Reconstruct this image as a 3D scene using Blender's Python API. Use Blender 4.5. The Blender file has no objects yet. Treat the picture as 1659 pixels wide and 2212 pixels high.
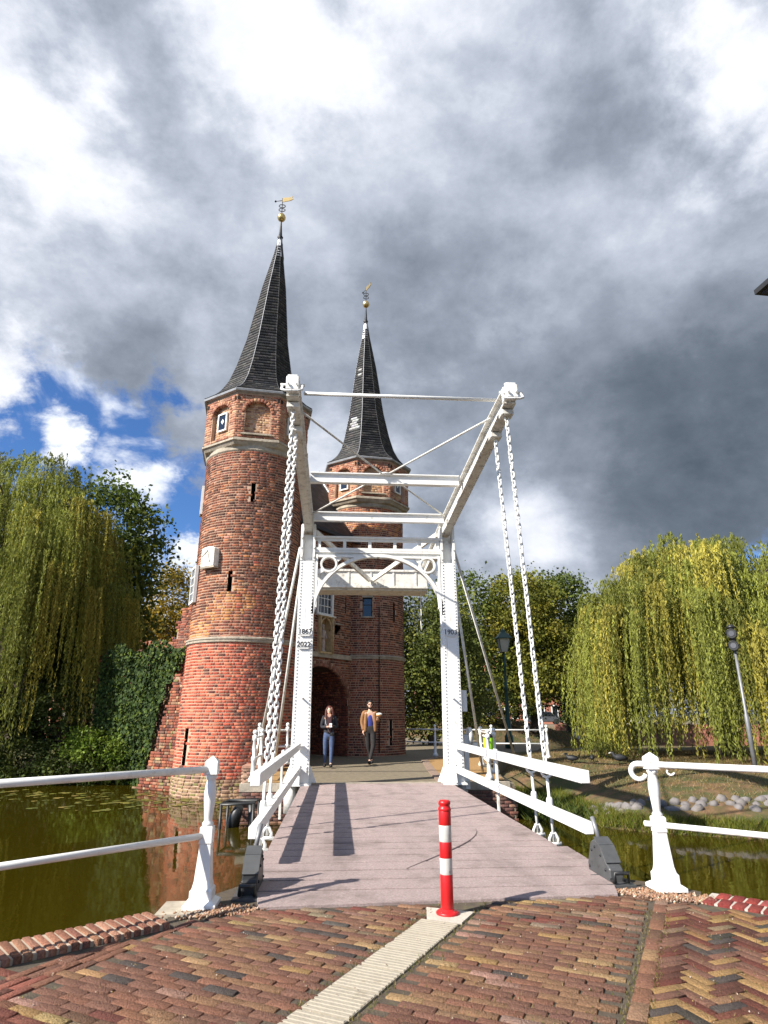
import bpy, bmesh, math, random
import numpy as np
from mathutils import Vector, Matrix

random.seed(11)
rng = np.random.default_rng(11)
SC = bpy.context.scene
COL = SC.collection
R = math.radians

# ------------------------------------------------------------------ camera
CAMP = np.array([-0.893, 0.0, 1.4])
_p, _r, _y = .3186, -.001, .0723
FW = np.array([math.sin(_y)*math.cos(_p), math.cos(_y)*math.cos(_p), math.sin(_p)])
RT = np.array([math.cos(_y), -math.sin(_y), 0.0])
UP = np.cross(RT, FW)
RT, UP = math.cos(_r)*RT + math.sin(_r)*UP, -math.sin(_r)*RT + math.cos(_r)*UP
cd = bpy.data.cameras.new('camera')
cd.sensor_fit = 'VERTICAL'; cd.sensor_height = 36.0; cd.lens = 36.0*2013/3333
cd.clip_start = .05; cd.clip_end = 5000
cam = bpy.data.objects.new('camera', cd); COL.objects.link(cam)
cam.matrix_world = Matrix(((RT[0], UP[0], -FW[0], CAMP[0]), (RT[1], UP[1], -FW[1], CAMP[1]),
                           (RT[2], UP[2], -FW[2], CAMP[2]), (0, 0, 0, 1)))
SC.camera = cam

# ------------------------------------------------------------------ sun, exposure
SUN_EL = 37.0
SUN_H = (-.871, -.491)                      # horizontal direction towards the sun
sd = bpy.data.lights.new('sun', 'SUN'); sd.energy = 5.0; sd.angle = R(.53); sd.color = (1.0, .93, .82)
so = bpy.data.objects.new('sun', sd); COL.objects.link(so)
ce = math.cos(R(SUN_EL))
so.rotation_euler = Vector((SUN_H[0]*ce, SUN_H[1]*ce, math.sin(R(SUN_EL)))).to_track_quat('Z', 'Y').to_euler()
so.location = (-20, -15, 25)
SC.view_settings.view_transform = 'Standard'
try: SC.view_settings.look = 'None'
except Exception: pass
SC.view_settings.exposure = 1.0
SC.view_settings.gamma = 1.0
SC.view_settings.use_curve_mapping = False
SC.render.engine = 'CYCLES'
SC.cycles.use_denoising = True
SC.cycles.max_bounces = 6
SC.cycles.diffuse_bounces = 3
SC.cycles.glossy_bounces = 3
SC.cycles.transmission_bounces = 4
SC.cycles.transparent_max_bounces = 8
SC.cycles.sample_clamp_indirect = 6

# ------------------------------------------------------------------ sky: Nishita blue behind broken cloud
W = bpy.data.worlds.new('World'); SC.world = W; W.use_nodes = True
nt = W.node_tree; N = nt.nodes; LK = nt.links
for n in list(N): N.remove(n)
def wn(t, **k):
    n = N.new(t)
    for a, b in k.items(): setattr(n, a, b)
    return n
def wmath(op, a, b=None, clamp=False):
    n = wn('ShaderNodeMath', operation=op, use_clamp=clamp)
    for i, v in enumerate((a, b)):
        if v is None: continue
        if isinstance(v, (int, float)): n.inputs[i].default_value = v
        else: LK.new(v, n.inputs[i])
    return n.outputs[0]
def wmix(f, a, b):
    n = wn('ShaderNodeMix', data_type='RGBA')
    if isinstance(f, (int, float)): n.inputs[0].default_value = f
    else: LK.new(f, n.inputs[0])
    for i, v in ((6, a), (7, b)):
        if isinstance(v, tuple): n.inputs[i].default_value = v
        else: LK.new(v, n.inputs[i])
    return n.outputs[2]
tc = wn('ShaderNodeTexCoord')
DIR = tc.outputs['Generated']
sky = wn('ShaderNodeTexSky'); sky.sky_type = 'NISHITA'; sky.sun_disc = False
sky.sun_elevation = R(SUN_EL); sky.sun_rotation = math.atan2(SUN_H[0], SUN_H[1])
sky.air_density = 1.0; sky.dust_density = .3; sky.ozone_density = 3.0
sep = wn('ShaderNodeSeparateXYZ'); LK.new(DIR, sep.inputs[0])
den = wmath('ADD', wmath('MAXIMUM', sep.outputs[2], 0.0), .28)
cmb = wn('ShaderNodeCombineXYZ')
LK.new(wmath('MULTIPLY', sep.outputs[0], 1.5), cmb.inputs[0]); LK.new(wmath('MULTIPLY', sep.outputs[1], 1.5), cmb.inputs[1]); LK.new(wmath('MULTIPLY', sep.outputs[2], 2.1), cmb.inputs[2])
def wnoise(scale, detail, rough, dist, off=0.0):
    n = wn('ShaderNodeTexNoise'); n.inputs['Scale'].default_value = scale; n.inputs['Detail'].default_value = detail
    n.inputs['Roughness'].default_value = rough; n.inputs['Distortion'].default_value = dist
    if off:
        v = wn('ShaderNodeVectorMath', operation='ADD'); LK.new(cmb.outputs[0], v.inputs[0]); v.inputs[1].default_value = (off, off*.7, off*.3)
        LK.new(v.outputs[0], n.inputs['Vector'])
    else: LK.new(cmb.outputs[0], n.inputs['Vector'])
    return n.outputs['Fac']
nA = wnoise(1.9, 10, .60, .1)
nB = wnoise(4.6, 9, .62, .1, 3.1)
nC = wnoise(.8, 4, .5, .1, 7.7)
def vdir(x, y):       # direction of a cloud in the sky (azimuth / elevation derived once from the lens)
    d = FW + RT*(x-829.5)/1336 - UP*(y-1106)/1336
    return d/np.linalg.norm(d)
def blob(x, y, r_in, r_out, wob=.10, n=None):
    d = vdir(x, y)
    v = wn('ShaderNodeVectorMath', operation='DOT_PRODUCT'); LK.new(DIR, v.inputs[0]); v.inputs[1].default_value = tuple(d)
    ang = wmath('ARCCOSINE', wmath('MINIMUM', v.outputs['Value'], .99999))
    ang = wmath('ADD', ang, wmath('MULTIPLY', wmath('SUBTRACT', n or nA, .5), -wob*3.2))
    m = wn('ShaderNodeMapRange', interpolation_type='SMOOTHSTEP')
    LK.new(ang, m.inputs[0]); m.inputs[1].default_value = R(r_out); m.inputs[2].default_value = R(r_in)
    m.inputs[3].default_value = 0; m.inputs[4].default_value = 1
    return m.outputs[0]
def acc(terms, base):
    v = base
    for t, k in terms: v = wmath('ADD', v, wmath('MULTIPLY', t, k))
    return v
lum = wmath('ADD', wmath('MULTIPLY', wmath('SUBTRACT', nA, .5), 1.0), .47)
lum = wmath('ADD', lum, wmath('MULTIPLY', wmath('SUBTRACT', nB, .5), .46))
lum = wmath('ADD', lum, wmath('MULTIPLY', wmath('SUBTRACT', wnoise(10.5, 7, .6, .3, 5.3), .5), .15))
lum = wmath('ADD', lum, wmath('MULTIPLY', wmath('SUBTRACT', nC, .5), .2))
lum = acc([(blob(560, 60, 1, 9, .14), .20), (blob(-30, 90, 1, 10, .14), .26), (blob(1640, 140, 1, 11, .14), .46),
           (blob(900, 320, 12, 40, .05), .155), (blob(110, 340, 1, 8), .18), (blob(1000, -60, 1, 14), .12),
           (blob(950, 760, 3, 20), -.22), (blob(1560, 960, 4, 18), -.26), (blob(1300, 720, 2, 18), -.08), (blob(430, 720, 2, 13), -.10),
           (blob(1130, 1150, 1, 9), .24), (blob(700, 1080, 1, 9), .28), (blob(30, 880, 1, 7), .4)], lum)
ramp = wn('ShaderNodeValToRGB'); LK.new(lum, ramp.inputs[0])
cr = ramp.color_ramp
cr.elements[0].position = 0.0; cr.elements[0].color = (.055, .075, .105, 1)
cr.elements[1].position = 1.0; cr.elements[1].color = (1.0, 1.0, 1.0, 1)
for pos, c in ((.25, (.14, .17, .215)), (.45, (.285, .325, .395)), (.62, (.49, .535, .625)), (.8, (.78, .81, .88))):
    e = cr.elements.new(pos); e.color = c+(1,)
# gap of blue with small cumulus in it
hole = wmath('MAXIMUM', blob(200, 985, 6.6, 9.4, .10, nB), blob(370, 1120, 5, 8, .10, nB))
hole = wmath('MAXIMUM', hole, blob(690, 1090, .6, 3, .1, nB))
hole = wmath('MAXIMUM', hole, blob(1700, 1270, 1, 5, .1, nB))
sv = wn('ShaderNodeVectorMath', operation='DOT_PRODUCT'); LK.new(DIR, sv.inputs[0]); sv.inputs[1].default_value = (SUN_H[0], SUN_H[1], 0)
clr = wn('ShaderNodeMapRange', interpolation_type='SMOOTHSTEP')      # the sun stands in open sky behind the viewer
LK.new(wmath('ADD', sv.outputs['Value'], wmath('MULTIPLY', wmath('SUBTRACT', nA, .5), .5)), clr.inputs[0]); clr.inputs[1].default_value = .18; clr.inputs[2].default_value = .5
hole = wmath('MAXIMUM', hole, clr.outputs[0])
cum = wnoise(3.6, 9, .56, .3, 12.3)
cm = wn('ShaderNodeMapRange', interpolation_type='SMOOTHSTEP'); LK.new(cum, cm.inputs[0])
cm.inputs[1].default_value = .53; cm.inputs[2].default_value = .68
cumm = wmath('MAXIMUM', cm.outputs[0], wmath('MAXIMUM', blob(350, 1035, .3, 3.6, .10, nB), wmath('MAXIMUM', blob(390, 1190, .5, 3.4, .12, nB), blob(120, 925, .1, 2.2, .08, nB))))
cumc = wmix(nB, (.62, .70, .84, 1), (1.15, 1.15, 1.15, 1))
tint = wn('ShaderNodeVectorMath', operation='MULTIPLY'); LK.new(sky.outputs[0], tint.inputs[0]); tint.inputs[1].default_value = (.55, .80, 1.15)
bsky = wn('ShaderNodeBackground'); LK.new(tint.outputs[0], bsky.inputs[0]); bsky.inputs[1].default_value = .07
bcl = wn('ShaderNodeBackground'); LK.new(ramp.outputs[0], bcl.inputs[0]); bcl.inputs[1].default_value = .60
bcu = wn('ShaderNodeBackground'); LK.new(cumc, bcu.inputs[0]); bcu.inputs[1].default_value = .60
m1 = wn('ShaderNodeMixShader'); LK.new(cumm, m1.inputs[0]); LK.new(bsky.outputs[0], m1.inputs[1]); LK.new(bcu.outputs[0], m1.inputs[2])
m2 = wn('ShaderNodeMixShader'); LK.new(hole, m2.inputs[0]); LK.new(bcl.outputs[0], m2.inputs[1]); LK.new(m1.outputs[0], m2.inputs[2])
wo = wn('ShaderNodeOutputWorld'); LK.new(m2.outputs[0], wo.inputs[0])

# ------------------------------------------------------------------ materials
MATS = {}
def mat(name, color=None, rough=.8, metal=0.0, var=.18, vscale=3.0, bump=0.0, bscale=20.0, attr=False,
        transl=0.0, dirt=None, spec=.5, coat=0.0, dscale=2.0, dlim=(.55, .7), streak=None):
    m = bpy.data.materials.new(name); m.use_nodes = True; MATS[name] = m
    t = m.node_tree; n = t.nodes; l = t.links
    b = n['Principled BSDF']; b.inputs['Roughness'].default_value = rough; b.inputs['Metallic'].default_value = metal
    b.inputs['Specular IOR Level'].default_value = spec
    if coat: b.inputs['Coat Weight'].default_value = coat
    geo = n.new('ShaderNodeNewGeometry')
    if attr:
        a = n.new('ShaderNodeAttribute'); a.attribute_name = 'Col'; src = a.outputs['Color']
    else:
        a = n.new('ShaderNodeRGB'); a.outputs[0].default_value = tuple(color)+(1,); src = a.outputs[0]
    no = n.new('ShaderNodeTexNoise'); no.inputs['Scale'].default_value = vscale; no.inputs['Detail'].default_value = 6
    no.inputs['Roughness'].default_value = .65
    l.new(geo.outputs['Position'], no.inputs['Vector'])
    mr = n.new('ShaderNodeMapRange'); l.new(no.outputs['Fac'], mr.inputs[0])
    mr.inputs[1].default_value = .3; mr.inputs[2].default_value = .7; mr.inputs[3].default_value = 1-var; mr.inputs[4].default_value = 1+var
    mx = n.new('ShaderNodeVectorMath'); mx.operation = 'SCALE'; l.new(src, mx.inputs[0]); l.new(mr.outputs[0], mx.inputs['Scale'])
    out = mx.outputs[0]
    if dirt:
        d = n.new('ShaderNodeTexNoise'); d.inputs['Scale'].default_value = dscale; d.inputs['Detail'].default_value = 8; d.inputs['Roughness'].default_value = .7
        l.new(geo.outputs['Position'], d.inputs['Vector'])
        dr = n.new('ShaderNodeMapRange'); l.new(d.outputs['Fac'], dr.inputs[0]); dr.inputs[1].default_value = dlim[0]; dr.inputs[2].default_value = dlim[1]
        mm = n.new('ShaderNodeMix'); mm.data_type = 'RGBA'; l.new(dr.outputs[0], mm.inputs[0]); l.new(out, mm.inputs[6])
        mm.inputs[7].default_value = tuple(dirt)+(1,); out = mm.outputs[2]
    if streak:                                   # runs of rust, lime or wear: (colour, stretch, low, high, amount)
        sc_, st_, lo_, hi_, am_ = streak
        vm = n.new('ShaderNodeVectorMath'); vm.operation = 'MULTIPLY'; vm.inputs[1].default_value = st_; l.new(geo.outputs['Position'], vm.inputs[0])
        d = n.new('ShaderNodeTexNoise'); d.inputs['Scale'].default_value = 1.0; d.inputs['Detail'].default_value = 6; d.inputs['Roughness'].default_value = .6; l.new(vm.outputs[0], d.inputs['Vector'])
        dr = n.new('ShaderNodeMapRange'); l.new(d.outputs['Fac'], dr.inputs[0]); dr.inputs[1].default_value = lo_; dr.inputs[2].default_value = hi_; dr.inputs[4].default_value = am_
        mm = n.new('ShaderNodeMix'); mm.data_type = 'RGBA'; l.new(dr.outputs[0], mm.inputs[0]); l.new(out, mm.inputs[6]); mm.inputs[7].default_value = tuple(sc_)+(1,); out = mm.outputs[2]
    l.new(out, b.inputs['Base Color'])
    if bump:
        bn = n.new('ShaderNodeTexNoise'); bn.inputs['Scale'].default_value = bscale; bn.inputs['Detail'].default_value = 5
        l.new(geo.outputs['Position'], bn.inputs['Vector'])
        bp = n.new('ShaderNodeBump'); bp.inputs['Strength'].default_value = bump; bp.inputs['Distance'].default_value = .02
        l.new(bn.outputs['Fac'], bp.inputs['Height']); l.new(bp.outputs[0], b.inputs['Normal'])
    if transl:
        tr = n.new('ShaderNodeBsdfTranslucent'); l.new(out, tr.inputs[0])
        ms = n.new('ShaderNodeMixShader'); ms.inputs[0].default_value = transl
        l.new(b.outputs[0], ms.inputs[1]); l.new(tr.outputs[0], ms.inputs[2]); l.new(ms.outputs[0], n['Material Output'].inputs[0])
    return m

M_BRICK = mat('brick', attr=True, rough=.9, var=.28, vscale=26, bump=.5, bscale=60, dirt=(.055, .032, .024), dscale=.9, dlim=(.58, 1.0), streak=((.42, .33, .26), (3.2, 3.2, .45), .60, .74, .3))
M_PAVER = mat('paving_brick', attr=True, rough=.95, var=.42, vscale=60, bump=1.0, bscale=110, spec=.2)
M_MORTAR = mat('lime_mortar', (.46, .31, .22), rough=.95, var=.22, vscale=4, bump=.4, bscale=40)
M_MORTARD = mat('old_mortar', (.33, .235, .175), rough=.95, var=.25, vscale=4, bump=.4, bscale=40)
M_SAND = mat('joint_sand', (.075, .058, .04), rough=1, var=.35, vscale=18, bump=.6, bscale=80, dirt=(.12, .11, .04), dscale=6)
M_STONE = mat('pale_stone', (.36, .315, .25), rough=.9, var=.3, vscale=5, bump=.4, bscale=25, dirt=(.22, .18, .14), dscale=3)
M_SLATE = mat('slate', attr=True, rough=.6, spec=.35, var=.25, vscale=14, bump=.25, bscale=30)
M_SLATEB = mat('slate_underlay', (.035, .036, .04), rough=.7)
M_LEAD = mat('lead_sheet', (.33, .34, .36), rough=.5, metal=.3, var=.3, vscale=4)
M_LEADL = mat('bright_zinc', (.62, .63, .65), rough=.45, metal=.2, var=.25, vscale=4)
M_GOLD = mat('gilding', (.72, .52, .22), rough=.3, metal=.9, var=.15)
M_IRON = mat('dark_iron', (.025, .026, .028), rough=.55, metal=.3, var=.3, vscale=8)
M_WHITE = mat('white_paint', (.74, .74, .72), rough=.42, var=.07, vscale=7, dirt=(.26, .23, .17), dscale=4.5, dlim=(.60, .80), streak=((.30, .20, .11), (16, 16, 1.2), .63, .72, .5))
M_WHITEOLD = mat('weathered_white_paint', (.66, .65, .61), rough=.55, var=.14, vscale=8, dirt=(.19, .16, .12), dscale=6, dlim=(.52, .76), streak=((.26, .16, .09), (14, 14, 1.5), .60, .70, .6))
M_WHITEF = mat('window_paint', (.78, .78, .75), rough=.4, var=.05)
M_DECK = mat('epoxy_grit_deck', (.385, .300, .288), rough=.92, var=.30, vscale=55, bump=.8, bscale=240, dirt=(.19, .148, .138), dscale=1.7, dlim=(.50, .72), streak=((.17, .135, .13), (2.6, .22, 1), .50, .68, .38))
M_JOINT = mat('gritty_joint_filler', (.05, .036, .032), rough=.95, var=.5, vscale=9, dirt=(.20, .155, .145), dscale=3.0, dlim=(.52, .58))
M_RED = mat('red_gloss_paint', (.50, .010, .012), rough=.38, var=.25, vscale=9, dirt=(.10, .025, .02), dscale=13, dlim=(.61, .66))
M_BWHITE = mat('bollard_white_band', (.52, .51, .48), rough=.4, var=.15, vscale=14, dirt=(.22, .10, .085), dscale=17, dlim=(.61, .66))
M_BLACK = mat('black_machine_paint', (.014, .015, .016), rough=.45, var=.3, vscale=9)
M_GREY = mat('grey_machine_paint', (.06, .063, .066), rough=.5, var=.2, vscale=8, dirt=(.03, .03, .03), dscale=7, dlim=(.62, .68))
M_GLASS = mat('dark_window_glass', (.015, .018, .024), rough=.08, var=.3, vscale=2, spec=.8)
M_DARK = mat('painted_opening_shade', (.012, .011, .010), rough=1, var=.1)  # near-black colour stands in for the shade inside slits and recesses
M_TILE = mat('ribbed_tile', (.32, .285, .225), rough=.8, var=.12, vscale=10, bump=.3, bscale=60, dirt=(.20, .17, .125), dscale=5)
M_CONC = mat('concrete_slab', (.46, .42, .36), rough=.9, var=.15, vscale=7, bump=.4, bscale=60)
M_GRAVEL = mat('grit', attr=True, rough=.95, var=.2, vscale=40)
M_LEAF = mat('leaf', attr=True, rough=.65, var=.12, vscale=3, transl=.35, spec=.2)
M_IVY = mat('ivy_leaf', attr=True, rough=.7, var=.1, vscale=3, transl=.15, spec=.2)
M_BARK = mat('bark', (.085, .065, .05), rough=.95, var=.35, vscale=9, bump=.8, bscale=14)
M_ROCK = mat('riprap_rock', (.155, .142, .14), rough=.9, var=.3, vscale=5, bump=.6, bscale=12, dirt=(.2, .17, .14), dscale=3)
M_TURF = mat('dry_turf', (.135, .078, .038), rough=1, var=.5, vscale=5, bump=1, bscale=30, dirt=(.05, .058, .014), dscale=1.3, dlim=(.40, .56))
M_EARTH = mat('far_ground', (.15, .14, .06), rough=1, var=.4, vscale=.8)
M_STREET = mat('street_setts', (.17, .14, .095), rough=.9, var=.3, vscale=9, bump=.8, bscale=18, dirt=(.18, .14, .09), dscale=2)
M_OCHRE = mat('ochre_footpath', (.30, .175, .065), rough=.9, var=.25, vscale=14, bump=.6, bscale=24)
M_COBB = mat('cobble_kerb', (.24, .17, .13), rough=.9, var=.4, vscale=16, bump=.9, bscale=20)
M_CLAY = mat('clay_roof_tile', (.42, .16, .10), rough=.85, var=.3, vscale=12)
M_SKIN = mat('skin', (.55, .33, .24), rough=.5, var=.06)
M_HAIRW = mat('auburn_hair', (.10, .03, .02), rough=.5, var=.3, vscale=40)
M_HAIRM = mat('black_hair', (.012, .010, .009), rough=.6, var=.3, vscale=40)
M_JEANS = mat('blue_denim', (.055, .085, .17), rough=.9, var=.3, vscale=12)
M_COAT = mat('charcoal_wool', (.022, .023, .030), rough=.9, var=.3, vscale=15)
M_TAN = mat('tan_jacket', (.25, .125, .052), rough=.85, var=.2, vscale=10)
M_BLUE = mat('royal_blue_shirt', (.03, .04, .22), rough=.8, var=.15, vscale=10)
M_TROUS = mat('dark_trousers', (.020, .018, .019), rough=.9, var=.3, vscale=15)
M_SHOE = mat('black_shoe', (.012, .012, .012), rough=.5)
M_LIME = mat('lime_plastic', (.36, .80, .03), rough=.4, var=.05)
M_GREEN = mat('lantern_green', (.012, .060, .045), rough=.4, var=.2)
M_LAMPG = mat('lantern_glass', (.50, .46, .36), rough=.3, var=.1)
M_GALV = mat('galvanised_steel', (.20, .205, .215), rough=.5, metal=.4, var=.2, vscale=6)
M_BLUESIGN = mat('blue_enamel', (.008, .022, .085), rough=.35, var=.2, vscale=12)
M_PAD = mat('lily_pad', attr=True, rough=.5, var=.15, vscale=8)
M_BIRD = mat('dark_plumage', (.02, .021, .024), rough=.6, var=.3, vscale=20)

# water
M_WATER = bpy.data.materials.new('canal_water'); M_WATER.use_nodes = True
t = M_WATER.node_tree; b = t.nodes['Principled BSDF']
b.inputs['Base Color'].default_value = (.030, .023, .0015, 1); b.inputs['Roughness'].default_value = .035; b.inputs['IOR'].default_value = 1.33
g_ = t.nodes.new('ShaderNodeNewGeometry'); v_ = t.nodes.new('ShaderNodeVectorMath'); v_.operation = 'MULTIPLY'; v_.inputs[1].default_value = (1, .55, 1)
t.links.new(g_.outputs['Position'], v_.inputs[0])
n1 = t.nodes.new('ShaderNodeTexNoise'); n1.inputs['Scale'].default_value = 3.2; n1.inputs['Detail'].default_value = 5; t.links.new(v_.outputs[0], n1.inputs['Vector'])
bp = t.nodes.new('ShaderNodeBump'); bp.inputs['Strength'].default_value = .13; bp.inputs['Distance'].default_value = .02
t.links.new(n1.outputs['Fac'], bp.inputs['Height']); t.links.new(bp.outputs[0], b.inputs['Normal'])

# ------------------------------------------------------------------ builders
ORG = {}
def thing(name, label, cat, loc=(0, 0, 0), group=None):
    o = bpy.data.objects.new(name, None); COL.objects.link(o); o.location = loc
    o.empty_display_size = .2
    o['label'] = label; o['category'] = cat
    if group: o['group'] = group
    ORG[o] = np.array(loc, float); return o
def tag(o, label=None, cat=None, group=None, kind=None):
    if label: o['label'] = label
    if cat: o['category'] = cat
    if group: o['group'] = group
    if kind: o['kind'] = kind
    return o
def link(name, me, parent=None, kind=None, loc=None):
    o = bpy.data.objects.new(name, me); COL.objects.link(o)
    if parent is not None:
        o.parent = parent; ORG[o] = ORG[parent]
    else: ORG[o] = np.zeros(3) if loc is None else np.array(loc, float)
    if loc is not None: o.location = loc
    if kind: o['kind'] = kind
    return o
def npmesh(name, V, F, mat_, cols=None, smooth=False):
    V = np.asarray(V, np.float32); F = np.asarray(F, np.int32)
    me = bpy.data.meshes.new(name)
    k = F.shape[1]
    me.vertices.add(len(V)); me.vertices.foreach_set('co', V.ravel())
    me.loops.add(F.size); me.loops.foreach_set('vertex_index', F.ravel())
    me.polygons.add(len(F)); me.polygons.foreach_set('loop_start', np.arange(0, F.size, k, dtype=np.int32))
    me.polygons.foreach_set('loop_total', np.full(len(F), k, np.int32))
    if smooth: me.polygons.foreach_set('use_smooth', np.ones(len(F), bool))
    if cols is not None:
        a = me.color_attributes.new('Col', 'FLOAT_COLOR', 'POINT')
        c = np.ones((len(V), 4), np.float32); c[:, :3] = cols; a.data.foreach_set('color', c.ravel())
    me.materials.append(mat_); me.update(calc_edges=True); me.validate()
    return me
class MB:
    """collects shapes of ONE mesh, in world metres"""
    def __init__(s): s.v = []; s.f = []; s.sm = []
    def add(s, vs, fs, sm=False):
        o = len(s.v); s.v += [tuple(v) for v in vs]; s.f += [tuple(i+o for i in f) for f in fs]; s.sm += [sm]*len(fs); return s
    def box(s, c, size, ax=None):
        a, b_, d = size[0]/2, size[1]/2, size[2]/2
        if ax is None: ax = ((1, 0, 0), (0, 1, 0), (0, 0, 1))
        X, Y, Z = [np.array(q, float) for q in ax]; c = np.array(c, float)
        vs = [c+X*a*i+Y*b_*j+Z*d*k for k in (-1, 1) for j in (-1, 1) for i in (-1, 1)]
        return s.add(vs, [(0, 2, 3, 1), (4, 5, 7, 6), (0, 1, 5, 4), (2, 6, 7, 3), (0, 4, 6, 2), (1, 3, 7, 5)])
    def span(s, p, q, w, h, up=(0, 0, 1), w2=None, h2=None):
        """bar of rectangular section from p to q"""
        p = np.array(p, float); q = np.array(q, float); d = q-p; L = np.linalg.norm(d); d /= L
        u = np.array(up, float); x = np.cross(d, u); x /= np.linalg.norm(x); z = np.cross(x, d)
        w2 = w if w2 is None else w2; h2 = h if h2 is None else h2
        vs = []
        for P, ww, hh in ((p, w, h), (q, w2, h2)):
            vs += [P-x*ww/2-z*hh/2, P+x*ww/2-z*hh/2, P+x*ww/2+z*hh/2, P-x*ww/2+z*hh/2]
        return s.add(vs, [(0, 3, 2, 1), (4, 5, 6, 7), (0, 1, 5, 4), (1, 2, 6, 5), (2, 3, 7, 6), (3, 0, 4, 7)])
    def tube(s, pts, rad, n=8, cap=True, closed=False):
        pts = [np.array(p, float) for p in pts]; m = len(pts)
        if isinstance(rad, (int, float)): rad = [rad]*m
        base = len(s.v); prev = None
        for i, p in enumerate(pts):
            if closed: d = pts[(i+1) % m]-pts[i-1]
            else: d = pts[min(i+1, m-1)]-pts[max(i-1, 0)]
            d = d/(np.linalg.norm(d)+1e-9)
            if prev is None:
                a = np.array((0, 0, 1.0)) if abs(d[2]) < .9 else np.array((1.0, 0, 0))
                x = np.cross(d, a)
            else: x = prev-d*(prev@d)
            x /= np.linalg.norm(x)+1e-9; prev = x; y = np.cross(d, x)
            for k in range(n):
                a = 2*math.pi*k/n; s.v.append(tuple(p+(x*math.cos(a)+y*math.sin(a))*rad[i]))
        rr = m if closed else m-1
        for i in range(rr):
            j = (i+1) % m
            for k in range(n):
                k2 = (k+1) % n
                s.f.append((base+i*n+k, base+i*n+k2, base+j*n+k2, base+j*n+k)); s.sm.append(True)
        if cap and not closed:
            s.f.append(tuple(base+k for k in range(n))[::-1]); s.sm.append(False)
            s.f.append(tuple(base+(m-1)*n+k for k in range(n))); s.sm.append(False)
        return s
    def lathe(s, c, prof, n=16, smooth=True, rot=0.0, sq=False):
        """profile [(r,z)...] about a vertical axis; sq uses 4 sides with r = half width"""
        if sq: n = 4; rot = math.pi/4; smooth = False
        base = len(s.v); m = len(prof)
        for r_, z in prof:
            rr = r_*math.sqrt(2) if sq else r_
            for k in range(n):
                a = rot+2*math.pi*k/n; s.v.append((c[0]+rr*math.cos(a), c[1]+rr*math.sin(a), c[2]+z))
        for i in range(m-1):
            for k in range(n):
                k2 = (k+1) % n; s.f.append((base+i*n+k, base+i*n+k2, base+(i+1)*n+k2, base+(i+1)*n+k)); s.sm.append(smooth)
        s.f.append(tuple(base+k for k in range(n))[::-1]); s.sm.append(False)
        s.f.append(tuple(base+(m-1)*n+k for k in range(n))); s.sm.append(False)
        return s
    def prism(s, poly, z0, z1):
        n = len(poly); vs = [(x, y, z0) for x, y in poly]+[(x, y, z1) for x, y in poly]
        fs = [tuple(range(n))[::-1], tuple(range(n, 2*n))]+[(i, (i+1) % n, n+(i+1) % n, n+i) for i in range(n)]
        return s.add(vs, fs)
    def extr(s, poly, o, X, Y, Z, d):
        """polygon in plane (X,Y) at origin o, extruded by d along Z"""
        o, X, Y, Z = [np.array(q, float) for q in (o, X, Y, Z)]
        n = len(poly); vs = [o+X*a+Y*b_ for a, b_ in poly]+[o+X*a+Y*b_+Z*d for a, b_ in poly]
        fs = [tuple(range(n))[::-1], tuple(range(n, 2*n))]+[(i, (i+1) % n, n+(i+1) % n, n+i) for i in range(n)]
        return s.add(vs, fs)
    def ball(s, c, r, nu=14, nv=9):
        if isinstance(r, (int, float)): r = (r, r, r)
        base = len(s.v)
        for i in range(nv+1):
            ph = math.pi*i/nv
            for k in range(nu):
                a = 2*math.pi*k/nu
                s.v.append((c[0]+r[0]*math.sin(ph)*math.cos(a), c[1]+r[1]*math.sin(ph)*math.sin(a), c[2]+r[2]*math.cos(ph)))
        for i in range(nv):
            for k in range(nu):
                k2 = (k+1) % nu; s.f.append((base+i*nu+k, base+(i+1)*nu+k, base+(i+1)*nu+k2, base+i*nu+k2)); s.sm.append(True)
        return s
    def mesh(s, name, m, off=(0, 0, 0)):
        me = bpy.data.meshes.new(name)
        me.from_pydata([(v[0]-off[0], v[1]-off[1], v[2]-off[2]) for v in s.v], [], s.f)
        me.polygons.foreach_set('use_smooth', np.array(s.sm, bool))
        me.materials.append(m); me.update(); return me
    def build(s, name, m, parent=None, kind=None, bevel=0.0):
        off = ORG[parent] if parent is not None else (0, 0, 0)
        me = s.mesh(name, m, off)
        bm = bmesh.new(); bm.from_mesh(me); bmesh.ops.recalc_face_normals(bm, faces=bm.faces)
        if bevel:
            es = [e for e in bm.edges if len(e.link_faces) == 2 and e.calc_face_angle(0) > .6]
            bmesh.ops.bevel(bm, geom=es, offset=bevel, segments=1, affect='EDGES', clamp_overlap=True)
        bm.to_mesh(me); bm.free()
        return link(name, me, parent, kind)

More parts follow.
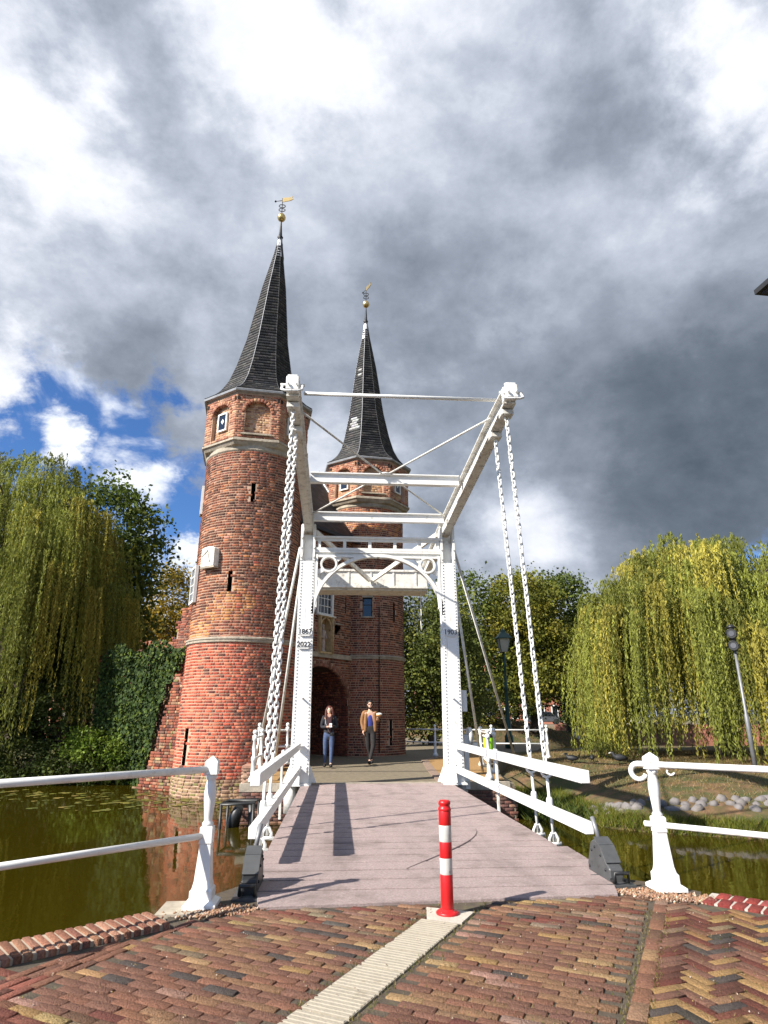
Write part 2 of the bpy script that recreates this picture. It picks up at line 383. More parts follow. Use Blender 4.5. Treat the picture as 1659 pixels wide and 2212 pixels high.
# ---- pieces: many alike blocks; the largest 300 in view are objects, the rest one mesh
def norm(a): return a/np.linalg.norm(a, axis=-1, keepdims=True)
PV = np.array([(-1, -1, 0), (1, -1, 0), (1, 1, 0), (-1, 1, 0)], float)
PF = np.array([(0, 1, 5, 4), (1, 2, 6, 5), (2, 3, 7, 6), (3, 0, 4, 7), (4, 5, 9, 8), (5, 6, 10, 9), (6, 7, 11, 10), (7, 4, 8, 11), (8, 9, 10, 11)])
def piece_arrays(P, off):
    n = len(P['c']); V = np.empty((n, 12, 3))
    a, b_, h, e = P['a'][:, None], P['b'][:, None], P['h'][:, None], P['e'][:, None]
    X, Y, Z, C = P['x'], P['y'], P['z'], P['c']-off
    for i, (sx, sy, _) in enumerate(PV):
        V[:, i] = C+X*a*sx+Y*b_*sy
        V[:, 4+i] = C+X*a*sx+Y*b_*sy+Z*(h-e)
        V[:, 8+i] = C+X*(a-e)*sx+Y*(b_-e)*sy+Z*h
    F = (PF[None]+12*np.arange(n)[:, None, None]).reshape(-1, 4)
    return V.reshape(-1, 3), F, np.repeat(P['col'], 12, axis=0)
class Pieces:
    """rectangular blocks: c base centre, x/y in-face axes, z outward; a,b half sizes, h height, e bevel"""
    def __init__(s): s.r = []
    def put(s, c, x, y, z, a, b_, h, e, col): s.r.append((c, x, y, z, a, b_, h, e, col))
    def arrays(s):
        g = lambda i: np.array([q[i] for q in s.r], float)
        return dict(c=g(0), x=g(1), y=g(2), z=g(3), a=g(4), b=g(5), h=g(6), e=g(7), col=g(8))
    def build(s, name, restname, m, parent, n_ind=300, ok=None):
        P = s.arrays(); d = P['c']+P['z']*P['h'][:, None]-CAMP; dep = d@FW
        u = (d@RT)/dep; v = (d@UP)/dep
        face = -(norm(d)*P['z']).sum(1)
        sc = P['a']*P['b']*np.clip(face, 0, 1)/np.maximum(dep, .1)**2
        sc[(np.abs(u) > .60) | (np.abs(v) > .81) | (dep < .2)] = 0
        if ok is not None: sc = sc*ok(P['c'])
        order = np.argsort(-sc); ind = [i for i in order[:n_ind] if sc[i] > 0]
        rest = np.setdiff1d(np.arange(len(sc)), ind)
        off = ORG[parent]
        cache = {}
        for i in ind:
            key = (round(P['a'][i], 2), round(P['b'][i], 2), round(P['h'][i], 3), tuple(np.round(P['col'][i]*14).astype(int)))
            if key not in cache:
                q = dict(c=np.zeros((1, 3)), x=np.array([[1., 0, 0]]), y=np.array([[0, 1., 0]]), z=np.array([[0, 0, 1.]]),
                         a=np.array([key[0] or P['a'][i]]), b=np.array([key[1] or P['b'][i]]), h=P['h'][i:i+1], e=P['e'][i:i+1], col=P['col'][i:i+1])
                V, F, c_ = piece_arrays(q, np.zeros(3)); cache[key] = npmesh(name, V, F, m, c_)
            o = bpy.data.objects.new(name, cache[key]); COL.objects.link(o); o.parent = parent
            sx = P['a'][i]/(key[0] or P['a'][i]); sy = P['b'][i]/(key[1] or P['b'][i])
            X, Y, Z, c = P['x'][i]*sx, P['y'][i]*sy, P['z'][i], P['c'][i]-off
            o.matrix_local = Matrix(((X[0], Y[0], Z[0], c[0]), (X[1], Y[1], Z[1], c[1]), (X[2], Y[2], Z[2], c[2]), (0, 0, 0, 1)))
        if len(rest):
            Q = {k: val[rest] for k, val in P.items()}
            V, F, c_ = piece_arrays(Q, off); link(restname, npmesh(restname, V, F, m, c_), parent, 'stuff')
def jit(col, k=.18):
    f = 1+random.uniform(-k, k); return tuple(max(.004, c*f*(1+random.uniform(-.06, .06))) for c in col)
def pick(pal):
    return jit(random.choices([p[1] for p in pal], [p[0] for p in pal])[0])

# ================================================================== SETTING
WZ = -.75
me = npmesh('water', [(-140, -60, WZ), (140, -60, WZ), (140, 160, WZ), (-140, 160, WZ)], [(0, 1, 2, 3)], M_WATER)
tag(link('water', me), kind='structure')
me = npmesh('ground', [(-2500, -2500, -2.2), (2500, -2500, -2.2), (2500, 2500, -2.2), (-2500, 2500, -2.2)], [(0, 1, 2, 3)], M_EARTH)
tag(link('ground', me), kind='structure')

# ---- near quay: brick road
QX = np.array([.866, -.5, 0]); QY = np.array([.5, .866, 0])
QL = [(-13, -3.35), (-2.24, 4.98), (-2.08, 5.28), (-2.16, 5.55), (-1.98, 5.83), (-1.70, 6.25), (1.72, 6.25), (2.02, 6.0), (2.2, 5.75), (2.12, 5.6), (13, -3.3), (13, -14), (-13, -14)]
road = tag(MB().prism(QL, -2.0, -.010).build('road', M_SAND), kind='structure')
def in_poly(x, y, poly):
    c = False; n = len(poly)
    for i in range(n):
        x1, y1 = poly[i]; x2, y2 = poly[i-1]
        if (y1 > y) != (y2 > y) and x < (x2-x1)*(y-y1)/(y2-y1)+x1: c = not c
    return c
PAVE = [(5, (.185, .094, .062)), (4, (.150, .080, .056)), (3, (.225, .130, .080)), (1.8, (.165, .064, .048)), (.9, (.085, .070, .062)),
        (1.0, (.29, .19, .095)), (1.4, (.195, .145, .095)), (1.2, (.25, .155, .115))]
PAVEH = [(3.5, (.135, .050, .036)), (2, (.095, .042, .032)), (3, (.25, .145, .065)), (1.6, (.31, .20, .08)), (1.6, (.17, .085, .055)), (.9, (.062, .052, .046)), (1, (.19, .13, .08))]
Z3 = np.array((0, 0, 1.0))
DECKF = [(-1.46, 5.50), (1.44, 5.65), (1.75, 6.3), (-1.75, 6.3)]
def pave_ok(p):
    x, y = p[0], p[1]
    if not in_poly(x, y, QUAYIN): return False
    if y > 5.47+.051*(x+1.46): return False
    return True
QUAYIN = [(-13, -3.72), (-2.13, 4.95), (-1.95, 5.2), (-1.5, 5.46), (1.5, 5.62), (1.88, 5.42), (2.02, 5.22), (13, -3.9), (13, -14), (-13, -14)]
pv = Pieces()
def put_brick(u, v, la, lb, ang, pal, z=0.0):
    c = QX*u+QY*v
    if not pave_ok(c) or np.linalg.norm(c[:2]-CAMP[:2]) > 7.0: return
    d = c-CAMP
    if d@FW < .3 or abs((d@RT)/(d@FW)) > .78: return
    a = ang+random.gauss(0, .012); x = QX*math.cos(a)+QY*math.sin(a); y = np.cross(Z3, x)
    tl = np.array((random.gauss(0, .005), random.gauss(0, .005), 1)); tl /= np.linalg.norm(tl)
    x = x-tl*(x@tl); x /= np.linalg.norm(x); y = np.cross(tl, x)
    base = np.array((c[0], c[1], -.055+z+random.gauss(0, .0022)))
    pv.put(base, x, y, tl, la/2-.0035, lb/2-.0038, .055, .0022, pick(pal))
EL, ER, S0, S1 = -4.38, -1.25, -2.80, -2.51
BP = .0685
for j in range(-15, 92):
    v = j*BP
    for i in range(-30, 60):
        u = i*.206+(.103 if j % 2 else 0)+random.gauss(0, .004)
        if EL+.16 < u < S0-.06 or S1+.06 < u < ER-.11: put_brick(u, v, .206, BP, 0, PAVE)
for j in range(-5, 40):
    put_brick(ER, j*.215, .215, .1, math.pi/2, PAVE)
    for k in (-2*BP, -BP, 0, BP): put_brick(EL+.05+k, j*.215+k, .215, BP, math.pi/2, [(1, (.23, .09, .065)), (1, (.17, .075, .06))])
# bricks left of the double line, same coursing turned
for j in range(-15, 88):
    for i in range(-60, 0):
        u = i*.206+(.103 if j % 2 else 0)+.04; v = j*BP
        if u < EL-.2: put_brick(u, v, .206, BP, 0, [(3, (.16, .06, .042)), (2, (.11, .05, .036)), (1, (.24, .15, .07)), (1, (.08, .065, .055))])
# herringbone right of the line, 45 degrees to it
for i in range(-60, 61):
    for j in range(-60, 61):
        if (i-j) % 6 == 0: X0, Y0, ang = i+1.5, j+.5, 0
        elif (i-j) % 6 == 5: X0, Y0, ang = i+.5, j+1.5, 1
        else: continue
        x_, y_ = X0*BP, Y0*BP
        c45 = math.cos(math.pi/4)
        du, dv = x_*c45-y_*c45, x_*c45+y_*c45
        u, v = -.6+du, 4.0+dv
        if u > ER+.10: put_brick(u, v, BP*3, BP, math.pi/4+ang*math.pi/2, PAVEH)
pv.build('paving_brick', 'paving_bricks', M_PAVER, road)
# ribbed guidance tiles
for j in range(4, 15):
    v0 = 4.20-(j-4)*.325
    mb = MB()
    c = QX*(S0+S1)/2+QY*v0
    mb.box((c[0], c[1], -.02), (.286, .308, .04), (QX, QY, Z3))
    for k in range(8):
        cc = c+QY*(-.135+k*.0386)
        mb.extr([(-.013, 0), (.013, 0), (.009, .003), (-.009, .003)], np.array((cc[0], cc[1], .0))-QX*.138, QY, Z3, QX, .276)
    mb.build('ribbed_tile', M_TILE, road)
mb = MB(); P4 = [QX*a+QY*b_ for a, b_ in ((-2.87, 4.62), (-2.76, 4.36), (-2.50, 4.38), (-2.50, 4.66))]
mb.prism([(p[0], p[1]) for p in P4], -.05, .004).build('bollard_slab', M_CONC, road)

# ---- raised brick coping on the left, brick edging on the right
def coping(root, p0, dirn, wid, n, pitch, z0, h, pal, rows=1, mort=M_MORTAR, label=None):
    d = np.array((dirn[0], dirn[1], 0.0)); d /= np.linalg.norm(d); w = np.cross(d, Z3) if wid > 0 else np.cross(Z3, d); wid = abs(wid)
    p0 = np.array((p0[0], p0[1], z0)); L = n*pitch
    mb = MB(); c = p0+d*L/2+w*wid/2
    mb.box((c[0], c[1], z0-.65+(h-.008)/2+.0), (L, wid-.02, 1.3+h-.008), (d, w, Z3)); mb.build('mortar_bed', mort, root)
    ps = Pieces()
    for k in range(n):
        for r_ in range(rows):
            ww = wid/rows
            c = p0+d*(k+.5+(.5 if r_ % 2 else 0))*pitch+w*(r_+.5)*ww
            dj = d+w*random.gauss(0, .02); dj /= np.linalg.norm(dj)
            ps.put(c+Z3*(-.05), dj, np.cross(Z3, dj), Z3, pitch/2-.010, ww/2-.006, h+.05+random.uniform(-.002, .003), .004, pick(pal))
    ps.build('coping_brick', 'coping_bricks', M_PAVER, root, n_ind=300)
cl = thing('quay_coping', 'raised rowlock brick coping with pale mortar along the left quay edge', 'coping', (-2.06, 5.1, 0))
coping(cl, (-2.02, 5.10), (-.80, -.64), .37, 74, .066, -.0, .030, [(3, (.30, .15, .095)), (2, (.24, .105, .07)), (1, (.36, .20, .125))], mort=mat('coping_mortar', (.36, .29, .22), rough=.95))
cr_ = thing('quay_coping', 'red brick edging with white mortar joints on the right quay edge', 'coping', (2.1, 5.5, 0))
coping(cr_, (2.00, 5.40), (.72, -.69), -.36, 60, .105, -.0, .012, [(3, (.27, .05, .042)), (2, (.20, .045, .036)), (1, (.32, .085, .07))], rows=2, mort=mat('white_mortar', (.42, .38, .33), rough=.95))

# grit and weeds round the rail feet
def pebbles(name, pts, spread, n, pal, zb=0.0, sz=(.006, .016)):
    V = []; F = []; C_ = []
    oct_v = np.array([(1, 0, 0), (-1, 0, 0), (0, 1, 0), (0, -1, 0), (0, 0, 1), (0, 0, -1)], float)
    oct_f = [(0, 2, 4), (2, 1, 4), (1, 3, 4), (3, 0, 4), (2, 0, 5), (1, 2, 5), (3, 1, 5), (0, 3, 5)]
    for k in range(n):
        p = pts[random.randrange(len(pts))]
        c = np.array((p[0]+random.gauss(0, spread), p[1]+random.gauss(0, spread*.6), zb+random.uniform(0, .012)))
        s_ = random.uniform(*sz); q = oct_v*s_*rng.uniform(.6, 1.2, (6, 3))+c; o = len(V)
        V += list(q); F += [tuple(i+o for i in f) for f in oct_f]; C_ += [pick(pal)]*6
    return npmesh(name, V, F, M_GRAVEL, np.array(C_))
GP = [(3, (.30, .17, .10)), (2, (.20, .12, .08)), (1, (.45, .36, .27))]
me = pebbles('gravel', [(1.75, 5.62), (1.9, 5.55), (2.05, 5.5), (1.62, 5.75)], .10, 900, GP, -.006)
tag(link('gravel', me), 'loose reddish grit around the foot of the right rail post', 'gravel', kind='stuff')
me = pebbles('gravel', [(-1.75, 5.45), (-1.6, 5.5), (-1.9, 5.4)], .09, 600, GP, -.006)
tag(link('gravel', me), 'loose sandy grit beside the left rail post foot', 'gravel', kind='stuff')
def litter_pt():
    while True:
        c = (random.uniform(-3, 3), random.uniform(2.4, 5.6), 0)
        if pave_ok(c): return c
me = pebbles('litter', [litter_pt() for k in range(500)], .01, 520, [(2, (.45, .38, .30)), (1, (.20, .14, .09)), (1, (.30, .22, .08))], .001, (.002, .006))
tag(link('litter', me), 'pale grit and leaf bits scattered over the brick paving', 'litter', kind='stuff')
# grass sprouting from the paving joints
def blades(n, ptf, h, w, pal, lean=.5):
    V = np.empty((n, 3, 3)); C_ = np.empty((n, 3))
    for k in range(n):
        p = np.array(ptf()); a = random.uniform(0, 2*math.pi); hh = h*random.uniform(.4, 1.2)
        t_ = np.array((math.cos(a), math.sin(a), 0)); l_ = np.array((random.gauss(0, lean), random.gauss(0, lean), 1))
        V[k, 0] = p-t_*w/2; V[k, 1] = p+t_*w/2; V[k, 2] = p+l_*hh; C_[k] = pick(pal)
    F = np.arange(3*n).reshape(-1, 3)
    return V.reshape(-1, 3), F, np.repeat(C_, 3, 0)
GR = [(2, (.10, .105, .022)), (1, (.18, .15, .05)), (1, (.26, .20, .09))]
def joint_pt():
    while True:
        if random.random() < .35: u = random.choice((S0-.02, S1+.02, ER-.06, ER+.06))+random.gauss(0, .012); v = random.uniform(2.6, 5.3)
        else: u = random.uniform(-2.4, .6); v = (round(random.uniform(2.5, 5.4)/BP)+.5)*BP+random.gauss(0, .005)
        c = QX*u+QY*v
        if pave_ok(c): return (c[0], c[1], -.006)
V, F, C_ = blades(3600, joint_pt, .022, .006, GR, .6)
tag(link('joint_grass', npmesh('joint_grass', V, F, M_LEAF, C_)), 'short grass growing from the paving joints', 'grass', kind='stuff')

# ---- near abutment walls are the road prism; far quay street
FQ = [(-2.95, 14.62), (3.05, 14.62), (3.35, 17.2), (3.75, 20), (7, 26), (10, 34), (6, 44), (-3, 48), (-9, 36), (-6.4, 23), (-2.9, 19.4)]
far_q = tag(MB().prism(FQ, -2.0, -.02).build('far_street', M_STREET), kind='structure')
MB().extr([(1.55, 15.2), (3.0, 15.2), (3.4, 19.5), (6.2, 25.2), (4.2, 25.6), (2.1, 22), (1.75, 18)], (0, 0, -.018), (1, 0, 0), (0, 1, 0), (0, 0, 1), .02).build('footpath', M_OCHRE, far_q)
MB().extr([(-2.85, 15.2), (-1.7, 15.2), (-1.75, 17.5), (-2.1, 19.6), (-2.85, 19.0)], (0, 0, -.018), (1, 0, 0), (0, 1, 0), (0, 0, 1), .02).build('footpath', M_OCHRE, far_q)
for pts in ([(1.5, 15.0), (1.7, 18), (2.05, 22), (3.6, 25.4)], [(-1.65, 15.0), (-1.7, 17.5), (-2.0, 19.7)]):
    mb = MB()
    for a, b_ in zip(pts[:-1], pts[1:]): mb.span((a[0], a[1], -.005), (b_[0], b_[1], -.005), .22, .03)
    mb.build('cobble_gutter', M_COBB, far_q)
MB().box((0, 14.66, -.06), (5.9, .12, .16)).build('kerb_stone', M_STONE, far_q)
ps = Pieces()      # brick face of the far abutment
FB = [(3, (.17, .075, .055)), (2, (.12, .06, .05)), (1, (.24, .13, .085))]
for z in np.arange(-1.1, -.1, .07):
    for k in range(30):
        ps.put((-2.9+.2*k+(.1 if int(round(z/.07)) % 2 else 0), 14.64, z), (1, 0, 0), (0, 0, 1), (0, -1, 0), .094, .029, .035, .004, pick(FB))
    for k in range(14):
        a = np.array((3.05, 14.62, z)); d = np.array((.115, 1, 0)); d /= np.linalg.norm(d); c = a+d*(.1+.2*k+(.1 if int(round(z/.07)) % 2 else 0))
        ps.put(c, d, (0, 0, 1), np.cross(d, Z3), .094, .029, .03, .004, pick(FB))
ps.build('wall_brick', 'wall_bricks', M_BRICK, far_q, n_ind=120)

# ---- banks as height fields
def seg_dist(X, Y, poly):
    D = np.full(X.shape, 1e9)
    for i in range(len(poly)):
        ax, ay = poly[i-1]; bx, by = poly[i]; dx, dy = bx-ax, by-ay
        t_ = np.clip(((X-ax)*dx+(Y-ay)*dy)/(dx*dx+dy*dy), 0, 1); D = np.minimum(D, np.hypot(X-ax-t_*dx, Y-ay-t_*dy))
    return D
def inside(X, Y, poly):
    c = np.zeros(X.shape, bool)
    for i in range(len(poly)):
        x1, y1 = poly[i]; x2, y2 = poly[i-1]
        with np.errstate(divide='ignore', invalid='ignore'):
            c ^= ((y1 > Y) != (y2 > Y)) & (X < (x2-x1)*(Y-y1)/(y2-y1+1e-12)+x1)
    return c
def vnoise(X, Y, s, seed):
    r_ = np.random.default_rng(seed); z = 0
    for k in range(7):
        a = r_.uniform(0, 6.28); f = s*(1.6**k); ph = r_.uniform(0, 6.28, 2)
        z = z+np.sin((X*math.cos(a)+Y*math.sin(a))*f+ph[0])*np.cos((Y*math.cos(a)-X*math.sin(a))*f*.8+ph[1])/(1.45**k)
    return z/2.2
BANKS = {}
def bank(name, poly, ext, step, top, slope, m, hfun=None):
    x0, x1, y0, y1 = ext; xs = np.arange(x0, x1+step, step); ys = np.arange(y0, y1+step, step)
    X, Y = np.meshgrid(xs, ys); D = seg_dist(X, Y, poly)*np.where(inside(X, Y, poly), 1, -1)
    def H(X, Y, D):
        t_ = np.clip(D/slope, -1, 1)
        z = np.where(D > 0, WZ+.02+(top-WZ)*np.sin(np.clip(t_, 0, 1)*math.pi/2)**.8, WZ+D*.9)
        z = z+np.clip(D/slope, 0, 1)*.05*vnoise(X, Y, 1.1, 5)+np.clip(D*2, 0, 1)*.018*vnoise(X, Y, 6, 9)
        if hfun is not None: z = z+hfun(X, Y)*np.clip(D/slope, 0, 1)
        return z
    Z = np.maximum(H(X, Y, D), -1.9)
    nx, ny = len(xs), len(ys); I = np.arange(nx*ny).reshape(ny, nx)
    F = np.stack([I[:-1, :-1], I[:-1, 1:], I[1:, 1:], I[1:, :-1]], -1).reshape(-1, 4)
    keep = (D > -1.6); kf = keep.ravel()[F].all(1)
    V = np.stack([X.ravel(), Y.ravel(), Z.ravel()], -1)
    o = tag(link(name, npmesh(name, V, F[kf], m, smooth=True)), kind='structure')
    def hz(x, y):
        x = np.atleast_1d(np.array(x, float)); y = np.atleast_1d(np.array(y, float))
        d = seg_dist(x, y, poly)*np.where(inside(x, y, poly), 1, -1); return H(x, y, d)
    BANKS[name] = hz; return o
RB = [(3.4, 18.6), (4.6, 17.6), (4.55, 13.5), (5.2, 12.9), (6.6, 12.2), (12, 9.5), (40, -3), (48, 28), (24, 33), (12, 33.6), (7, 31), (3.2, 27)]
rbank = bank('right_bank', RB, (2.4, 40, 2, 36), .3, .06, 4.2, M_TURF)
MD = [(2, 44), (6, 42), (10.5, 44.4), (14.6, 46.4), (19, 51.5), (21, 58), (16, 74), (-6, 74), (-3, 46)]
bank('far_bank', MD, (-7, 23, 41, 76), .6, .55, 5.5, M_TURF, lambda X, Y: .75*np.exp(-((X-9)**2/60+(Y-52)**2/50)))
LBK = [(-4.6, 22.4), (-6.6, 22.9), (-9, 23.4), (-13, 23.3), (-22, 22.0), (-60, 16), (-60, 60), (-8, 60), (-3, 30)]
bank('left_bank', LBK, (-42, -2, 14, 46), .5, .25, 2.5, M_EARTH)
tag(MB().prism([(-300, 58), (300, 58), (300, 420), (-300, 420)], -2, .1).build('far_land', M_EARTH), kind='structure')
tag(MB().prism([(19, 60), (70, 48), (90, 90), (10, 90)], -2, .45).build('far_quay', M_STREET), kind='structure')

# ================================================================== THE GATE
def octr(a, th, th0):
    k = ((th-th0+math.pi/8) % (math.pi/4))-math.pi/8
    return a/math.cos(k)
TH0 = R(-82.5)
RED = [(4, (.44, .095, .052)), (2, (.29, .062, .038)), (2, (.50, .155, .085)), (1, (.12, .04, .03))]
BRN = [(4, (.14, .046, .025)), (3, (.078, .029, .018)), (3, (.225, .070, .034)), (1.6, (.34, .125, .055)), (.6, (.36, .18, .12))]
ORA = [(3, (.40, .15, .055)), (2, (.32, .10, .045)), (1.5, (.46, .22, .08)), (1, (.18, .065, .04))]
RBR = [(3, (.25, .075, .042)), (3, (.17, .055, .035)), (1.5, (.32, .12, .06)), (1, (.09, .035, .026))]
OCH = [(3, (.42, .25, .13)), (2, (.36, .18, .10)), (1, (.26, .13, .08)), (1, (.50, .34, .20))]
MOS = [(3, (.24, .15, .09)), (2, (.32, .22, .12)), (2, (.19, .17, .06)), (1, (.15, .08, .06))]
UPR = [(3, (.33, .125, .075)), (2, (.24, .10, .065)), (2, (.40, .19, .11)), (1, (.46, .27, .16))]

def tower(name, label, cx, cy, rad, pal, openings, lean, vane_a, sundial=False, zbot=-1.5, whitepatch=False):
    """rad(z) radius of the drum; openings [(theta0, theta1, z0, z1)] in degrees"""
    T = thing(name, label, 'tower', (cx, cy, -.75))
    C = np.array((cx, cy, 0.0)); ZT = 9.78; H = .088
    ops = [(R(a), R(b_), c, d) for a, b_, c, d in openings]
    # drum bricks
    ps = Pieces(); nc = int((ZT-zbot)/H)
    for i in range(nc):
        z = zbot+(i+.5)*H; r_ = rad(z); n = int(round(2*math.pi*r_/.155)); th = random.uniform(0, .05)+(i % 2)*.06
        k = 0; end = th+2*math.pi
        rough = .02 if z < -.15 else (.006 if z < 3.5 else .009)
        while th < end-.02:
            w = (.205 if (k+i) % 2 else .105)*random.uniform(.93, 1.07); k += 1
            dth = w/r_
            if th+dth > end: dth = end-th
            tm = th+dth/2; th += dth
            tn = (tm+math.pi) % (2*math.pi)-math.pi
            if any(a-.3*dth < tn < b_+.3*dth and c-.02 < z < d+.02 for a, b_, c, d in ops): continue
            if dth*r_ < .03: continue
            nrm = np.array((math.cos(tm), math.sin(tm), 0)); tx = np.array((-nrm[1], nrm[0], 0))
            ps.put(C+nrm*(r_-.045)+Z3*z, tx, Z3, nrm, dth*r_/2-.009, H/2-.0125, .045+random.uniform(-.4, 1)*rough, .005, pick(pal(z, tn)))
    # octagonal storey
    A = 1.74; B = A*math.tan(math.pi/8); Z0, Z1 = 10.1, 11.75; nw, zs = .43, 11.02
    core = MB()
    for f in range(8):
        an = TH0+f*math.pi/4; nrm = np.array((math.cos(an), math.sin(an), 0)); tx = np.array((-nrm[1], nrm[0], 0)); O = C+nrm*A
        hb = B+.01
        def narch(z): return 0 if z < Z0+.12 else (nw if z < zs else (math.sqrt(max(0, nw*nw-(z-zs)**2)) if z < zs+nw else 0))
        for i in range(int((Z1-Z0)/H)):
            z = Z0+(i+.5)*H; a = narch(z)
            spans = [(-hb, hb, 0.0, UPR)] if a < .05 else [(-hb, -a, 0.0, UPR), (a, hb, 0.0, UPR), (-a, a, -.15, OCH)]
            for s0, s1, dep, pl in spans:
                s_ = s0; k = i
                while s_ < s1-.015:
                    w = min((.2 if k % 2 else .1)*random.uniform(.92, 1.08), s1-s_); k += 1
                    if s1-s_-w < .04: w = s1-s_
                    m_ = s_+w/2; s_ += w
                    ps.put(O+tx*m_+Z3*z+nrm*(dep-.15), tx, Z3, nrm, w/2-.009, H/2-.0115, .15+random.uniform(-.006, .010), .005, pick(pl))
        for k in range(13):      # voussoirs of the blind arch
            al = math.pi*(k+.5)/13; d = tx*math.cos(al)+Z3*math.sin(al); e_ = -tx*math.sin(al)+Z3*math.cos(al)
            ps.put(O+d*(nw+.055)+Z3*zs-nrm*.1, d, e_, nrm, .055, .046, .118, .006, pick(UPR))
        core.extr([(-hb, Z0), (hb, Z0), (hb, Z1), (-hb, Z1)], O-nrm*.30, tx, Z3, nrm, .145)
        for s_ in (-.56, .56):   # frame mortar
            core.extr([(s_-.15, Z0), (s_+.15, Z0), (s_+.15, Z1), (s_-.15, Z1)], O-nrm*.2, tx, Z3, nrm, .19)
        core.extr([(-hb, zs+nw+.02), (hb, zs+nw+.02), (hb, Z1), (-hb, Z1)], O-nrm*.2, tx, Z3, nrm, .189)
        if f % 2 == 1:           # small shuttered window in every other blind arch
            for q in (0,):
                w = MB(); w.box(O+Z3*10.83-nrm*.12, (.34, .05, .56), (tx, nrm, Z3)); wo_ = w.build('window', M_GLASS, T)
                fr = MB()
                for s_ in (-.19, .19): fr.box(O+tx*s_+Z3*10.83-nrm*.105, (.05, .07, .66), (tx, nrm, Z3))
                for zz in (10.525, 11.135): fr.box(O+Z3*zz-nrm*.105, (.33, .07, .05), (tx, nrm, Z3))
                fr.build('window_frame', M_WHITEF, wo_)
                g = MB(); g.extr([(0, .10), (.07, 0), (0, -.10), (-.07, 0)], O+Z3*10.86-nrm*.094, tx, Z3, nrm, .004); g.build('shutter_diamond', M_WHITEF, wo_)
        else:
            sl = MB(); sl.extr([(-nw-.1, 0), (nw+.1, 0), (nw+.06, .05), (-nw-.06, .05)], O+Z3*(Z0+.10)-nrm*.1, tx, Z3, nrm, .16); sl.build('sill', M_STONE, T)
        for s_ in (-B+.06, B-.06):
            put = MB(); put.box(O+tx*s_+Z3*(Z1-.22)+nrm*.004, (.08, .03, .12), (tx, nrm, Z3)); put.build('putlog_shade_block', M_DARK, T)  # no opening here: near-black block painted as the shade of a hole
    def okc(c): return np.where((c[:, 2] > -.6), 1.0, 0.2)
    ps.build('brick', 'brickwork', M_BRICK, T, 300, okc)
    # mortar drum with real openings
    ths = set(np.linspace(-math.pi, math.pi, 97)); zz = set(np.linspace(zbot, ZT+.05, 50))
    ops = [(a-.018, b_+.018, c-.05, d+.05) for a, b_, c, d in ops]
    for a, b_, c, d in ops: ths |= {a, b_}; zz |= {c, d}
    ths = sorted(ths); zz = sorted(zz)
    for i in range(len(ths)-1):
        for j in range(len(zz)-1):
            tm, zm = (ths[i]+ths[i+1])/2, (zz[j]+zz[j+1])/2
            if any(a < tm < b_ and c < zm < d for a, b_, c, d in ops): continue
            q = []
            for th, z in ((ths[i], zz[j]), (ths[i+1], zz[j]), (ths[i+1], zz[j+1]), (ths[i], zz[j+1])):
                r_ = rad(z)-.010; q.append((cx+r_*math.cos(th), cy+r_*math.sin(th), z))
            core.add(q, [(0, 1, 2, 3)])
    core.build('mortar_core', M_MORTAR, T)
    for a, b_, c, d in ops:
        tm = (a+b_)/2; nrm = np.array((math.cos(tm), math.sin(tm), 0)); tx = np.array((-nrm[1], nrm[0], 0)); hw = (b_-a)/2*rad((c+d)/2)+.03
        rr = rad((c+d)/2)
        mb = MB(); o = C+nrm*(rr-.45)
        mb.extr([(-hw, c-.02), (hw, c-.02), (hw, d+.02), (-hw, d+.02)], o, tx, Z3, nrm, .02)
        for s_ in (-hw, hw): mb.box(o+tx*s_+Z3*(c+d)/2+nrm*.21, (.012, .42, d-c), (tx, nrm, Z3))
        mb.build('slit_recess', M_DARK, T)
    # string course and belt under the octagon
    def ring(zp, n=64, oct_from=99):
        mb = MB(); V = []; F = []
        for j, (dr, z, o_) in enumerate(zp):
            for k in range(n):
                th = 2*math.pi*k/n+TH0
                r_ = rad(z)+dr if not o_ else octr(dr, th, TH0)
                V.append((cx+r_*math.cos(th), cy+r_*math.sin(th), z))
        for j in range(len(zp)-1):
            for k in range(n): F.append((j*n+k, j*n+(k+1) % n, (j+1)*n+(k+1) % n, (j+1)*n+k))
        return mb.add(V, F)
    ring([(-.02, 3.46, 0), (.045, 3.50, 0), (.05, 3.56, 0), (.075, 3.58, 0), (.075, 3.625, 0), (-.02, 3.66, 0)]).build('string_course', M_STONE, T)
    ring([(-.02, 9.66, 0), (.03, 9.72, 0), (.03, 9.83, 0), (1.68, 9.86, 1), (1.75, 9.96, 1), (1.79, 9.98, 1), (1.79, 10.05, 1), (1.70, 10.11, 1)], 96).build('belt_course', M_STONE, T)
    # eaves gutter
    g = MB(); V = []; F = []
    for a_, z in ((1.72, 11.73), (1.86, 11.76), (1.88, 11.82), (1.84, 11.86)):
        for k in range(8):
            th = TH0+math.pi/8+k*math.pi/4; r_ = a_/math.cos(math.pi/8); V.append((cx+r_*math.cos(th), cy+r_*math.sin(th), z))
    for j in range(3):
        for k in range(8): F.append((j*8+k, j*8+(k+1) % 8, (j+1)*8+(k+1) % 8, (j+1)*8+k))
    g.add(V, F).build('gutter', M_LEAD, T)
    # slated spire
    pz = [11.86, 12.05, 12.35, 12.8, 13.5, 14.7, 17.2, 18.9, 19.5]; pa = [1.86, 1.60, 1.36, 1.15, .97, .745, .44, .17, .10]
    def ap(z): return float(np.interp(z, pz, pa))
    def ctr(z): t_ = (z-11.86)/(19.5-11.86); return C+np.array(lean+(0,))*t_
    # courses by arc length
    zs_ = [11.88]; 
    while zs_[-1] < 19.3:
        z = zs_[-1]; sl = math.hypot(1, (ap(z+.05)-ap(z))/.05); zs_.append(z+.135/sl)
    V = []; F = []; CC = []
